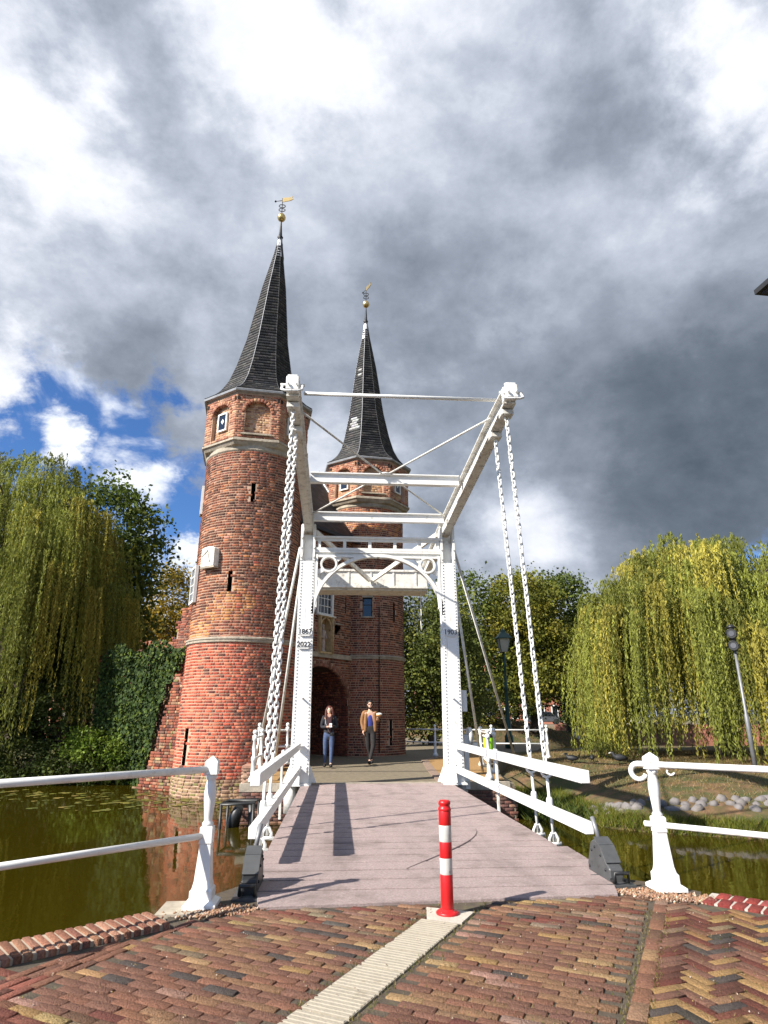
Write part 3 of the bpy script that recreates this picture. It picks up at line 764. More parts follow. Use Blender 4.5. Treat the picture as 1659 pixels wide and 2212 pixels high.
    for f in range(8):
        an = TH0+f*math.pi/4; nrm = np.array((math.cos(an), math.sin(an), 0)); tx = np.array((-nrm[1], nrm[0], 0))
        for i in range(len(zs_)-1):
            z0, z1 = zs_[i], min(zs_[i+1]+.03, 19.4); a0, a1 = ap(z0), ap(z1); b0, b1 = a0*math.tan(math.pi/8), a1*math.tan(math.pi/8)
            n = max(1, int(round(2*b0/.20)))
            cuts = [-1]+[(-1+2*(k+(.5 if i % 2 else 0))/n) for k in range(0 if i % 2 else 1, n)]+[1]
            for k in range(len(cuts)-1):
                u0, u1 = cuts[k], cuts[k+1]
                if u1-u0 < .02: continue
                lift = .016+random.uniform(0, .008)
                g0 = .004/max(b0, .05)
                def pt(u, a, b_, z, l_): return ctr(z)+nrm*(a+l_)+tx*(u*b_)+Z3*z
                o = len(V)
                V += [pt(u0+g0, a0, b0, z0, lift), pt(u1-g0, a0, b0, z0, lift), pt(u1-g0, a1, b1, z1, .004), pt(u0+g0, a1, b1, z1, .004), pt(u0+g0, a0, b0, z0, 0), pt(u1-g0, a0, b0, z0, 0)]
                F += [(o, o+1, o+2, o+3), (o+4, o+5, o+1, o)]
                c_ = jit(random.choice(((.030, .030, .032), (.045, .044, .045), (.024, .025, .028), (.066, .062, .060))), .3)
                if whitepatch and f == 7 and ((abs(z0-13.9) < .35 and abs((u0+u1)/2+.1) < .5+random.uniform(-.2, .2)) or (abs(z0-16.6) < .3 and abs((u0+u1)/2) < .5)): c_ = jit((.45, .45, .46), .15)
                CC += [c_]*6
    link('slates', npmesh('slates', np.array(V)-ORG[T], F, M_SLATE, np.array(CC)), T, 'stuff')
    bk = MB(); V = []; F = []
    lv = list(np.linspace(11.86, 13.5, 12))+[14.7, 17.2, 18.9, 19.5]
    for z in lv:
        for k in range(8):
            th = TH0+math.pi/8+k*math.pi/4; r_ = (ap(z)-.004)/math.cos(math.pi/8); c = ctr(z); V.append((c[0]+r_*math.cos(th), c[1]+r_*math.sin(th), z))
    for j in range(len(lv)-1):
        for k in range(8): F.append((j*8+k, j*8+(k+1) % 8, (j+1)*8+(k+1) % 8, (j+1)*8+k))
    bk.add(V, F).build('roof_boarding', M_SLATEB, T)
    for k in range(8):
        th = TH0+math.pi/8+k*math.pi/4; pts = []
        for z in lv: r_ = (ap(z)+.006)/math.cos(math.pi/8); c = ctr(z); pts.append((c[0]+r_*math.cos(th), c[1]+r_*math.sin(th), z))
        hp = MB().tube(pts, .014, 5).build('hip_roll', M_LEAD if k % 2 else M_SLATEB, T)
    tp = ctr(19.5)
    for k in range(8):            # lead cap: sunlit faces painted bright, shaded faces painted dark
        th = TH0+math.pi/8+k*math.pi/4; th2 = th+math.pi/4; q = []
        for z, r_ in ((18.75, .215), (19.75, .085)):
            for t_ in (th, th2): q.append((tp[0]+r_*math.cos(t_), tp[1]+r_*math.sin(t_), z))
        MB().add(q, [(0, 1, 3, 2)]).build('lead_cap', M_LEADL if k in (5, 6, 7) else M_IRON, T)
    MB().lathe((tp[0], tp[1], 19.5), [(.095, .15), (.085, .28), (.12, .34), (.075, .42), (.06, .6), (.04, .9), (.025, 1.2), (.02, 1.3)], 10).build('spire_rod', M_IRON, T)
    zb = 20.85
    MB().ball((tp[0], tp[1], zb), (.17, .17, .19)).build('gilded_ball', M_GOLD, T)
    fi = MB().tube([(tp[0], tp[1], zb+.15), (tp[0], tp[1], zb+1.0)], .018, 6)
    for s_ in (-1, 1):
        for z0 in (.32, .52):
            fi.tube([(tp[0]+s_*(.02+.11*math.sin(a)), tp[1], zb+z0+.09*(1-math.cos(a))*(.8)) for a in np.linspace(0, 3.6, 9)], .018, 5)
    fi.build('iron_finial', M_IRON, T)
    vx = np.array((math.cos(vane_a), math.sin(vane_a), 0)); vy = np.cross(Z3, vx)
    o = np.array((tp[0], tp[1], zb+.88))
    va = MB().extr([(0, .14), (.30, .12), (.44, .16), (.40, .08), (.46, 0), (.30, -.06), (0, -.08)], o-vy*.012, vx, Z3, vy, .024)
    va.build('weather_vane', M_GOLD, T)
    MB().tube([o, o-vx*.28], .014, 5).ball(o-vx*.30, .045, 8, 6).build('vane_pointer', M_IRON, T)
    return T

def radL(z): return float(np.interp(z, [-1.5, 0, 3.4, 3.7, 6, 9.8], [1.84, 1.80, 1.72, 1.70, 1.67, 1.65]))
def palL(z, th):
    d = math.degrees(th)
    if z < -.15+.12*math.sin(th*5): return MOS
    if z < 3.5:
        return RED if (d < -75 or random.random() < .35) else RBR
    if z < 4.7+.5*math.sin(th*3): return ORA if d < -95+25*math.sin(z*3) else RBR
    if z > 8.8 and random.random() < .5: return RBR
    return BRN
opL = [(-83.3, -80.6, 7.95, 8.55), (-101.2, -98.4, 5.0, 5.65), (-136.3, -132.8, .1, 1.05)]
TL = tower('gate_tower', 'nearer round brick tower with the white sundial, standing in the canal', -3.97, 20.57, radL, palL, opL, (.36, .02), R(-12))
TLC = np.array((-3.97, 20.57, 0))
def palR(z, th):
    if z < 4.2+.3*math.sin(th*4): return RBR if random.random() < .8 else BRN
    if z > 8.3: return ORA if random.random() < .5 else RBR
    return BRN
def radR(z): return float(np.interp(z, [-1.5, 3.5, 9.8], [1.64, 1.60, 1.60]))
opR = [(-95.5, -83.5, 5.12, 5.86), (-47.0, -44.8, 5.05, 5.7), (-55, -52.8, .4, 1.25)]
TR = tower('gate_tower', 'farther round brick tower rising behind the bridge portal', .20, 25.98, radR, palR, opR, (-.10, 0), R(-60), whitepatch=True)
TRC = np.array((.20, 25.98, 0))
def on_drum(Cn, rad, th, z, out=0.0):
    n_ = np.array((math.cos(R(th)), math.sin(R(th)), 0)); return Cn+n_*(rad(z)+out)+Z3*z, np.array((-n_[1], n_[0], 0)), n_
# sundial on the near tower
p, tx, n_ = on_drum(TLC, radL, -124, 6.1, .02)
sdn = thing('sundial', 'white sundial block fixed to the near tower above a slit', 'sundial', tuple(p))
MB().extr([(-.27, -.30), (.27, -.30), (.27, .26), (.18, .315), (0, .335), (-.18, .315), (-.27, .26)], p-n_*.12, tx, Z3, n_, .30).build('dial_block', mat('sundial_limewash', (.72, .69, .62), rough=.8, var=.08, vscale=6, dirt=(.45, .42, .34), dscale=5, dlim=(.58, .75)), sdn, bevel=.01)
dl = MB(); f_ = p+n_*.183
for a, b_ in (((-.02, .22), (-.17, -.13)), ((.0, .22), (.12, -.16)), ((-.25, -.18), (.22, -.16))):
    A_, B_ = f_+tx*a[0]+Z3*a[1], f_+tx*b_[0]+Z3*b_[1]; dl.span(A_, B_, .006, .012, up=n_)
for k in range(8): dl.box(f_+tx*(-.14+.045*k)+Z3*(-.115+.02*math.sin(k)), (.022, .004, .010), (tx, n_, Z3))
for k in range(4):
    for s_ in (-1, 1): dl.box(f_+tx*s_*.24+Z3*(-.05+.09*k), (.024, .004, .008), (tx, n_, Z3))
dl.build('hour_lines', mat('faded_dial_paint', (.22, .21, .18), rough=.8), sdn)
MB().span(f_+Z3*.2, f_+n_*.22-Z3*.05, .02, .02).build('gnomon', M_IRON, sdn)
MB().span(p-n_*.1-Z3*.325, p+n_*.17-Z3*.325, .58, .05).build('dial_ledge', M_STONE, sdn)
# window on the left flank of the near tower
def drum_window(T, Cn, rad, th, z0, z1, w, cols, rows, name='window'):
    p, tx, n_ = on_drum(Cn, rad, th, (z0+z1)/2, .03); h = z1-z0
    gl = MB().box(p, (w, .04, h), (tx, n_, Z3)).build(name, M_GLASS, T)
    fr = MB()
    for s_ in (-1, 1): fr.box(p+tx*s_*(w/2+.03)+n_*.01, (.07, .10, h+.14), (tx, n_, Z3))
    for s_ in (-1, 1): fr.box(p+Z3*s_*(h/2+.035)+n_*.012, (w-.012, .095, .07), (tx, n_, Z3))
    fr.build('window_frame', M_WHITEF, gl)
    gb = MB()
    for k in range(1, cols): gb.box(p+tx*(-w/2+w*k/cols)+n_*.028, (.025, .03, h-.004), (tx, n_, Z3))
    for k in range(1, rows): gb.box(p+Z3*(-h/2+h*k/rows)+n_*.028, (w-.004, .026, .025), (tx, n_, Z3))
    gb.build('glazing_bars', M_WHITEF, gl); return gl
drum_window(TL, TLC, radL, -157, 4.85, 5.9, .55, 2, 4)
p, tx, n_ = on_drum(TLC, radL, -166, 8.3, .03); MB().box(p, (.4, .08, 1.0), (tx, n_, Z3)).build('shutter', M_WHITEF, TL)
# small window of the far tower: stone lintel and sill, dark casement set deep
p, tx, n_ = on_drum(TRC, radR, -89.5, 5.49, -.14); gl = MB().box(p, (.34, .03, .74), (tx, n_, Z3)).build('window', M_GLASS, TR)
MB().box(p+n_*.16+Z3*.41, (.44, .07, .07), (tx, n_, Z3)).build('lintel', M_STONE, gl); MB().box(p+n_*.17-Z3*.40, (.48, .10, .05), (tx, n_, Z3)).build('sill', M_STONE, gl)
MB().box(p+n_*.02+Z3*.1, (.34, .02, .03), (tx, n_, Z3)).build('transom', M_IRON, gl)
pts = [on_drum(TRC, radR, -73, z, .05)[0] for z in (5.5, 3.7, 3.5, 0.1)]
MB().tube(pts, .022, 6).build('rain_pipe', M_IRON, TR)

# ---- gatehouse between the towers
WT = np.array((-.61, -.79, 0)); WT /= np.linalg.norm(WT); WN = np.array((.79, -.61, 0)); WN /= np.linalg.norm(WN); W0 = np.array((-.43, 24.5, 0))
GH = thing('gatehouse', 'brick gatehouse wall with arched passage and statue niche between the towers', 'gatehouse', tuple(W0))
AC, AW, AS, AR = 1.70, 1.60, 1.75, 1.36           # arch centre, half width, spring, rise
def arch_z(t_): return AS+AR*math.sqrt(max(0, 1-((t_-AC)/AW)**2))
def in_open(t_, z, m=0.0):
    if abs(t_-AC) < AW+m and z < (AS if abs(t_-AC) >= AW else arch_z(t_))+m: return True
    if 1.22-.05 < t_ < 2.08+.05 and 5.0 < z < 5.92: return True       # window
    if 1.22 < t_ < 2.02 and 3.55 < z < 4.98: return True               # niche
    if .62 < t_ < 1.02 and 4.30+.9*(1.02-t_)*0 < z < 4.70 and (t_-.62)/.4+(z-4.3)/.4 > .75: return True
    if .31 < t_ < .37 and 5.23 < z < 5.87: return True
    return False
ps = Pieces()
for i in range(int(8.2/.088)):
    z = (i+.5)*.088; t_ = -.9+(i % 2)*.05; k = i
    while t_ < 4.6:
        w = (.205 if k % 2 else .105)*random.uniform(.94, 1.06); k += 1; m_ = t_+w/2; t_ += w
        if in_open(m_, z, .02) or in_open(m_-w*.4, z, .02) and in_open(m_+w*.4, z, .02): continue
        if abs(m_-AC) < AW+.24 and z > AS-.05 and z < arch_z(min(max(m_, AC-AW+.01), AC+AW-.01))+.22 and abs(m_-AC) < AW+.2*(1): 
            q = math.hypot((m_-AC)/(AW+.22), (z-AS)/(AR+.22))
            if q < 1: continue
        ps.put(W0+WT*m_+Z3*z-WN*.045, WT, Z3, WN, w/2-.009, .0315, .045+random.uniform(-.004, .008), .005, pick(BRN if z > 3.9 or random.random() < .4 else RBR))
for k in range(44):          # arch ring, two rowlock courses
    al = math.pi*(k+.5)/44; d = -WT*0+WT*math.cos(al)*1.0+Z3*math.sin(al); e_ = -WT*math.sin(al)+Z3*math.cos(al)
    for o_, hh in ((.055, .05), (.165, .045)):
        c = W0+WT*(AC+(AW+o_)*math.cos(al))+Z3*(AS+(AR+o_)*math.sin(al))
        ps.put(c-WN*.10, d, e_, WN, .050, .050, .11+hh*.3, .006, pick([(2, (.26, .13, .085)), (2, (.20, .09, .06)), (1, (.36, .22, .15))]))
for i in range(20):          # right jamb of the passage, seen under the arch
    pass
for i in range(int(3.2/.088)):
    z = (i+.5)*.088; d_ = 0; k = i
    while d_ < 3.0:
        w = (.2 if k % 2 else .1); k += 1
        t_ = AC-AW
        if z > AS: t_ = AC-AW*math.sqrt(max(0, 1-((z-AS)/AR)**2)) if z < AS+AR else None
        if t_ is not None and z < AS+.9*AR:
            ps.put(W0+WT*(t_-.045)+Z3*z-WN*(d_+w/2+.02), -WN, Z3, WT, w/2-.006, .0375, .045+random.uniform(-.004, .008), .006, pick(RBR))
        d_ += w
ps.build('brick', 'brickwork', M_BRICK, GH, 300, lambda c: np.where(c[:, 2] > 0, 1.0, 0))
core = MB(); st = .08
for i in range(int(5.6/st)):
    for j in range(int(8.2/st)):
        t0_, z0_ = -.9+i*st, j*st; tm, zm = t0_+st/2, z0_+st/2
        if in_open(tm, zm, .03): continue
        core.add([W0+WT*t0_+Z3*z0_-WN*.008, W0+WT*(t0_+st)+Z3*z0_-WN*.008, W0+WT*(t0_+st)+Z3*(z0_+st)-WN*.008, W0+WT*t0_+Z3*(z0_+st)-WN*.008], [(0, 1, 2, 3)])
core.build('mortar_face', M_MORTARD, GH)
# passage: side walls, vault, far end
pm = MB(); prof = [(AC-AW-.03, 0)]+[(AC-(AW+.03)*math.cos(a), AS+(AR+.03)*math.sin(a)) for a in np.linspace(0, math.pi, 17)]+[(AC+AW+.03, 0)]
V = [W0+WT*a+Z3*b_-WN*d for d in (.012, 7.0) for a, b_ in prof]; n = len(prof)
pm.add(V, [(i, i+1, n+i+1, n+i) for i in range(n-1)]+[tuple(range(n, 2*n))]).build('passage_vault', mat('shade_darkened_passage_brick', (.085, .05, .04), rough=.95, var=.3, vscale=6), GH)  # brick colour darkened to stand in for the deep shade of the passage
pm = MB()                    # body of the building behind the face
pm.extr([(-.5, 3.2), (4.3, 3.2), (4.3, 8.15), (-.5, 8.15)], W0-WN*2.6, WT, Z3, WN, 2.0).build('upper_storey', M_MORTARD, GH)
MB().extr([(-.7, 3.43), (4.4, 3.43), (4.4, 3.60), (-.7, 3.60)], W0, WT, Z3, WN, .07).build('string_course', M_STONE, GH)
MB().extr([(.50, 4.71), (1.06, 4.71), (1.06, 4.76), (.50, 4.76)], W0-WN*.05, WT, Z3, WN, .09).build('lintel', M_STONE, GH)
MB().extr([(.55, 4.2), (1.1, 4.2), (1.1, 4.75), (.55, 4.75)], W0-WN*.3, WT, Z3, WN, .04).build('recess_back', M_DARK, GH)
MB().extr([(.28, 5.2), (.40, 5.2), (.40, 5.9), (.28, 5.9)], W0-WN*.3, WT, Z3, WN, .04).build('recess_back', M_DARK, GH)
def wp(t_, z, o=0.0): return W0+WT*t_+Z3*z+WN*o
gl = MB().box(wp(1.65, 5.46, -.05), (.80, .03, .86), (WT, WN, Z3)).build('window', M_GLASS, GH)
fr = MB()
for t_ in (1.215, 2.085): fr.box(wp(t_, 5.46, -.01), (.085, .12, 1.0), (WT, WN, Z3))
for z in (5.925, 4.995): fr.box(wp(1.65, z, -.008), (.785, .115, .08), (WT, WN, Z3))
fr.build('window_frame', M_WHITEF, gl)
MB().box(wp(1.65, 4.94, .05), (1.05, .2, .035), (WT, WN, Z3)).build('sill', M_WHITEF, gl)
gb = MB()
for k in (1, 2, 3): gb.box(wp(1.25+.2*k, 5.46, -.03), (.022, .02, .84), (WT, WN, Z3))
for k in (1, 2): gb.box(wp(1.65, 5.03+.285*k, -.027), (.78, .02, .022), (WT, WN, Z3))
gb.build('glazing_bars', M_WHITEF, gl)
M_SAST = mat('carved_sandstone', (.50, .37, .20), rough=.9, var=.3, vscale=9, bump=.5, bscale=30, dirt=(.28, .19, .10), dscale=6)
ni = MB()
ni.extr([(1.2, 3.56), (2.04, 3.56), (2.04, 4.98), (1.2, 4.98)], W0-WN*.28, WT, Z3, WN, .03)
for t_ in (1.25, 1.99): ni.box(wp(t_, 4.27, -.08), (.10, .36, 1.40), (WT, WN, Z3)); ni.tube([wp(t_-.0, z, .12) for z in (3.6, 4.95)], .03, 7)
ni.box(wp(1.62, 4.93, -.06), (.64, .34, .08), (WT, WN, Z3)); ni.box(wp(1.62, 3.60, -.06), (.64, .34, .06), (WT, WN, Z3))
for s_ in (-1, 1): ni.tube([wp(1.62+s_*.31*math.cos(a), 4.45+.42*math.sin(a), .06) for a in np.linspace(0, 1.45, 8)], .035, 6)
niche = ni.build('niche', M_SAST, GH)
# statue
stt = thing('statue', 'small weathered stone figure of a saint in the sandstone niche above the arch', 'statue', tuple(wp(1.62, 3.63, -.08)))
sb = MB(); so_ = wp(1.62, 3.63, -.08)
sb.lathe(so_, [(.12, 0), (.12, .05), (.085, .06), (.09, .2), (.10, .34), (.085, .45), (.10, .58), (.125, .70), (.10, .77), (.04, .81), (.04, .83)], 12)
sb.ball(so_+Z3*.90, (.062, .062, .082), 10, 8)
sb.build('figure', mat('statue_stone', (.42, .34, .30), rough=.9, var=.3, vscale=14, bump=.6, bscale=30), stt)
for s_ in (-1, 1):
    MB().tube([so_+WT*s_*.12+Z3*.70, so_+WT*s_*.17+WN*.02+Z3*.55, so_+WT*s_*.06+WN*.12+Z3*.50], [.04, .036, .026], 8).build('arm', MATS['statue_stone'], stt)
MB().lathe(so_+Z3*.95, [(.075, 0), (.06, .03), (.05, .05), (.0, .09)], 10).build('helmet', MATS['statue_stone'], stt)
# gatehouse roof
RD = -WN
rf = MB(); e0, e1, zr0, zr1, dp = -.3, 4.5, 8.15, 11.2, 2.1
rf.add([wp(e0, zr0, .22), wp(e1, zr0, .22), wp(e1, zr1, .22-dp), wp(e0, zr1, .22-dp), wp(e1, zr0, .22-2*dp), wp(e0, zr0, .22-2*dp)], [(0, 1, 2, 3), (3, 2, 4, 5), (0, 3, 5), (1, 4, 2)])
roof = rf.build('roof', M_SLATEB, GH)
V = []; F = []; CC = []; nr = 24; sn = norm(np.array(WN*(zr1-zr0)+Z3*dp))
for i in range(nr):
    z0_, z1_ = zr0+(zr1-zr0)*i/nr, zr0+(zr1-zr0)*(i+1.15)/nr; d0, d1 = .22-dp*i/nr, .22-dp*(i+1.15)/nr
    t_ = e0+(i % 2)*.1-.1
    while t_ < e1:
        a, b_ = max(t_, e0), min(t_+.2, e1); t_ += .2
        if b_-a < .02: continue
        o = len(V); V += [wp(a+.003, z0_, d0)+sn*.022, wp(b_-.003, z0_, d0)+sn*.022, wp(b_-.003, z1_, d1)+sn*.006, wp(a+.003, z1_, d1)+sn*.006]; F.append((o, o+1, o+2, o+3))
        CC += [jit(random.choice(((.030, .032, .038), (.045, .046, .050), (.022, .024, .028))), .3)]*4
link('slates', npmesh('slates', np.array(V)-ORG[GH], F, M_SLATE, np.array(CC)), roof, 'stuff')
MB().span(wp(e0-.02, zr0, .24)+sn*.03, wp(e0-.02, zr1, .24-dp)+sn*.03, .16, .05, up=sn).build('verge_flashing', M_LEADL, roof)
MB().span(wp(e0, zr0-.04, .26), wp(e1, zr0-.04, .26), .14, .12).build('eaves_board', M_IRON, roof)
# stair turret behind
tt = thing('stair_turret', 'small grey slate turret cap peeping out behind the far tower', 'turret', (-2.1, 30.2, 0))
MB().lathe((-2.1, 30.2, 0), [(.75, 0), (.75, 10.7)], 8, smooth=False).build('turret_wall', M_MORTARD, tt)
MB().lathe((-2.1, 30.2, 10.7), [(.95, 0), (.6, .55), (.34, 1.3), (.08, 2.0), (.0, 2.1)], 8, smooth=False).build('turret_roof', M_LEAD, tt)
MB().tube([(-2.1, 30.2, 12.6), (-2.1, 30.2, 13.6)], [.03, .008], 6).build('turret_finial', M_IRON, tt)

# ---- ruined town wall left of the near tower
WD = np.array((-.816, .578, 0)); WD /= np.linalg.norm(WD); WDN = np.array((-.578, -.816, 0)); WW0 = np.array((-4.9, 21.1, 0))
TW = thing('town_wall', 'ragged old brick town wall with ivy left of the near tower', 'wall', (-6.2, 22.0, -.75))
def brick_face(ps, O, X, N_, top, s0, s1, z0, pal, batter=0.0, rough=.015):
    i = 0; z = z0
    while z < 5.6:
        s_ = s0+(i % 2)*.05; k = i
        while s_ < s1:
            w = (.205 if k % 2 else .105)*random.uniform(.93, 1.07); k += 1; m_ = s_+w/2; s_ += w
            if z < top(m_)+random.uniform(-.06, .06):
                ps.put(O+X*m_+Z3*z+N_*(batter*max(0, 2.6-z)-.05), X, Z3, N_, w/2-.006, .0375, .05+random.uniform(-.6, 1)*rough, .006, pick(pal(m_, z)))
        z += .088; i += 1
tops = lambda s_: 5.0 if s_ < 1.85 else (4.5 if s_ < 2.0 else (4.0 if s_ < 2.2 else 3.6))
ps = Pieces()
brick_face(ps, WW0, WD, WDN, tops, .0, 6.0, -1.2, lambda s_, z: RBR if z > 2.4 else MOS)
topb = lambda s_: float(np.interp(s_, [0, 1.26, 1.3, 1.46, 1.7, 2.15], [2.7, 2.7, 2.2, 1.5, .5, -.7]))
brick_face(ps, WW0+WDN*.55, WD, WDN, topb, -.6, 2.3, -1.2, lambda s_, z: (OCH if s_ < .6 and z > .6 else RBR) if random.random() < .75 else MOS, batter=.06, rough=.025)
ps.build('brick', 'brickwork', M_BRICK, TW, 300, lambda c: np.where(c[:, 2] > -.7, 1.0, 0))
cw = MB()
cw.extr([(-.3, -1.5), (6.0, -1.5), (6.0, 3.5), (2.2, 3.5), (2.15, 3.9), (2.0, 3.95), (1.95, 4.4), (1.85, 4.45), (1.8, 4.9), (-.3, 4.9)], WW0-WDN*.7, WD, Z3, WDN, .688)
cw.extr([(-.6, -1.5), (2.2, -1.5), (2.08, -.7), (1.65, .45), (1.42, 1.4), (1.26, 2.1), (1.22, 2.6), (-.6, 2.6)], WW0+WDN*.0, WD, Z3, WDN, .54)
cw.build('rubble_core', M_MORTARD, TW)

# ================================================================== THE DRAWBRIDGE
# ---- deck leaf
DK = thing('bridge_deck', 'pinkish grey planked bridge leaf with white parapet beams over the canal', 'bridge', (0, 10, 0))
def halfw(y, side):
    if y < 7.62: return float(np.interp(y, [5.4, 6.9, 7.62], [1.44, 1.70, 1.72]))
    return 1.62
ys = list(np.arange(7.62, 14.5, .344)); ys = [5.5, 5.95, 6.30, 6.64, 6.97, 7.30]+ys+[14.56]
for i in range(len(ys)-1):
    y0, y1 = ys[i]+(.022 if i else 0), ys[i+1]-.022
    if i == 0: q = [(-1.46, 5.50), (1.44, 5.65), (halfw(y1, 1), y1), (-halfw(y1, -1), y1)]
    else:
        a, b_ = halfw(y0+.01, 1), halfw(y1-.01, 1); q = [(-a, y0), (a, y0), (b_, y1), (-b_, y1)]
    zt = .012+random.uniform(-.002, .002)
    MB().prism(q, -.045, zt).build('plank', M_DECK, DK, bevel=.004)
    if i: w_ = halfw(ys[i]+.01, 1); MB().box((0, ys[i], -.004), (2*w_-.02, .042, .012)).build('joint_strip', M_JOINT, DK)
st = MB()
for x in (-1.35, -.45, .45, 1.35): st.box((x, 10.9, -.17), (.12, 7.2, .22))
st.box((0, 10.9, -.09), (3.2, 7.3, .08)).build('girders', M_BLACK, DK)
for s_ in (-1, 1): MB().box((s_*1.60, 11.0, -.16), (.05, 6.8, .24)).build('edge_beam', M_WHITEOLD, DK)
for s_ in (-1, 1):
    for zc, hh, ww in ((.795, .125, .10), (.315, .115, .09)):
        bm_ = MB().box((s_*(1.644+ww/2), (6.80+14.18)/2, zc), (ww, 14.18-6.80, hh)).build('parapet_beam', M_WHITE, DK, bevel=.006)
    for y in (10.9,):
        MB().box((s_*1.765, y, .36), (.035, .07, 1.02)).build('stanchion', M_WHITEOLD, DK, bevel=.004)
        bt = MB()
        for zc in (.795, .315): bt.box((s_*1.755, y, zc), (.03, .16, .16))
        bt.build('beam_clamp', M_WHITE, DK)
# scraped arc and drops of paint are thin flakes on the deck
sk = MB().tube([(.05+1.25*math.sin(a)-.25*a, 7.0+1.4*a, .0155) for a in np.linspace(-.25, 1.25, 26)], [.004+.006*math.sin(k/26*3.1) for k in range(26)], 4)
sk.build('tyre_scuff', mat('rubber_scuff', (.20, .155, .15), rough=.9, var=.3, vscale=30), DK)

# ---- portal
PT = thing('bridge_portal', 'white riveted iron portal of the drawbridge with dated number plates', 'bridge portal', (0, 14.35, 0))
riv = {}
def post(s_):
    x0 = s_*1.665; y0 = 14.22
    b_ = MB()
    # front plate tapering, side webs, back plate
    def plate(y, th, zb, zt, wb, wt):
        b_.add([(x0-wb/2, y, zb), (x0+wb/2, y, zb), (x0+wt/2, y, zt), (x0-wt/2, y, zt), (x0-wb/2, y+th, zb), (x0+wb/2, y+th, zb), (x0+wt/2, y+th, zt), (x0-wt/2, y+th, zt)],
               [(0, 1, 2, 3), (5, 4, 7, 6), (0, 4, 5, 1), (1, 5, 6, 2), (2, 6, 7, 3), (3, 7, 4, 0)])
    plate(y0, .03, .05, 4.86, .41, .345); plate(y0+.27, .03, .05, 4.86, .41, .345)
    for q in (-1, 1):
        b_.add([(x0+q*.155, y0+.03, .05), (x0+q*.175, y0+.03, .05), (x0+q*.148, y0+.03, 4.86), (x0+q*.13, y0+.03, 4.86),
                (x0+q*.155, y0+.27, .05), (x0+q*.175, y0+.27, .05), (x0+q*.148, y0+.27, 4.86), (x0+q*.13, y0+.27, 4.86)],
               [(0, 1, 2, 3), (5, 4, 7, 6), (0, 4, 5, 1), (1, 5, 6, 2), (2, 6, 7, 3), (3, 7, 4, 0)])
    o = b_.build('post', M_WHITE, PT)
    ck = MB()                                    # fork that carries the balance arm
    for q in (-1, 1):
        ck.box((x0+q*.145, y0+.15, 5.30), (.055, .32, .87)); ck.lathe((x0+q*.145, y0+.15, 5.735), [(.0275, 0), (.0275, .05), (.0, .08)], 8)
        for z in (4.95, 5.18, 5.42): ck.tube([(x0+q*.145, y0-.01, z), (x0+q*.145, y0-.05, z)], .026, 6)
    ck.box((x0, y0+.20, 5.2), (.23, .05, .68)); ck.build('fork', M_WHITE, o)
    ft = MB().box((x0, y0+.15, .03), (.50, .46, .05))
    for q in (-1, 1): ft.extr([(0, 0), (.17, 0), (.03, .34), (0, .36)], (x0+q*.19, y0+.13, .055), (q, 0, 0), (0, 0, 1), (0, 1, 0), .03)
    ft.extr([(0, 0), (.16, 0), (.02, .36), (0, .36)], (x0-.015, y0, .055), (0, -1, 0), (0, 0, 1), (1, 0, 0), .03)
    ft.box((x0, y0-.012, .21), (.30, .02, .30)); ft.build('base_plate', M_WHITE, o)
    rv = MB()
    for k in range(64):
        z = .30+k*.0715
        w = .41+(.345-.41)*(z-.05)/4.81
        for q in (-1, 1): rv.lathe((0, 0, 0), [(.0, 0)], 4) if False else rv.add([(x0+q*(w/2-.045)+dx*.017, y0-.0005-dd*.017, z+dz*.017) for dx, dz, dd in ((-1, -1, 0), (1, -1, 0), (1, 1, 0), (-1, 1, 0), (-.4, -.4, 1), (.4, -.4, 1), (.4, .4, 1), (-.4, .4, 1))],
                    [(4, 5, 6, 7), (0, 1, 5, 4), (1, 2, 6, 5), (2, 3, 7, 6), (3, 0, 4, 7)])
    rv.build('rivets', M_WHITE, o, kind='stuff')
    MB().tube([(x0, y0, 1.78), (x0, y0-.10, 1.78)], .02, 8).build('lamp_peg', M_WHITE, o)
    ct = MB().lathe((s_*1.86, y0+.32, -.55), [(.13, 0), (.13, .56)], 12); ct.build('pedestal', M_GREY if False else M_WHITEOLD, o)
    return o
POST = {s_: post(s_) for s_ in (-1, 1)}
M_NUM = mat('black_lettering', (.015, .015, .015), rough=.5)
def text_part(s, loc, size, m, parent, rot=(R(90), 0, 0), ext=.004, name='lettering'):
    cu = bpy.data.curves.new(name, 'FONT'); cu.body = s; cu.size = size; cu.extrude = ext; cu.align_x = 'CENTER'; cu.align_y = 'CENTER'
    cu.offset = size*.006
    o = bpy.data.objects.new(name, cu); COL.objects.link(o)
    dg = bpy.context.evaluated_depsgraph_get(); me = bpy.data.meshes.new_from_object(o.evaluated_get(dg))
    bpy.data.objects.remove(o); me.materials.clear(); me.materials.append(m)
    q = link(name, me, parent); q.location = Vector(loc)-Vector(tuple(ORG[parent])); q.rotation_euler = rot; return q
def number_plate(s, x, z, par):
    p_ = MB().extr([(-.155, -.06), (.155, -.06), (.155, .02), (.125, .06), (-.125, .06), (-.155, .02)], (x, 14.205, z), (1, 0, 0), (0, 0, 1), (0, -1, 0), .012)
    p_.extr([(-.13, -.075), (.13, -.075), (.10, -.098), (-.10, -.098)], (x, 14.203, z), (1, 0, 0), (0, 0, 1), (0, -1, 0), .022)
    pl = p_.build('number_plate', M_WHITE, par); text_part(s, (x, 14.189, z-.002), .155, M_NUM, pl)
number_plate('1867', -1.655, 3.215, POST[-1]); number_plate('2022', -1.675, 2.93, POST[-1]); number_plate('1903', 1.665, 3.225, POST[1])
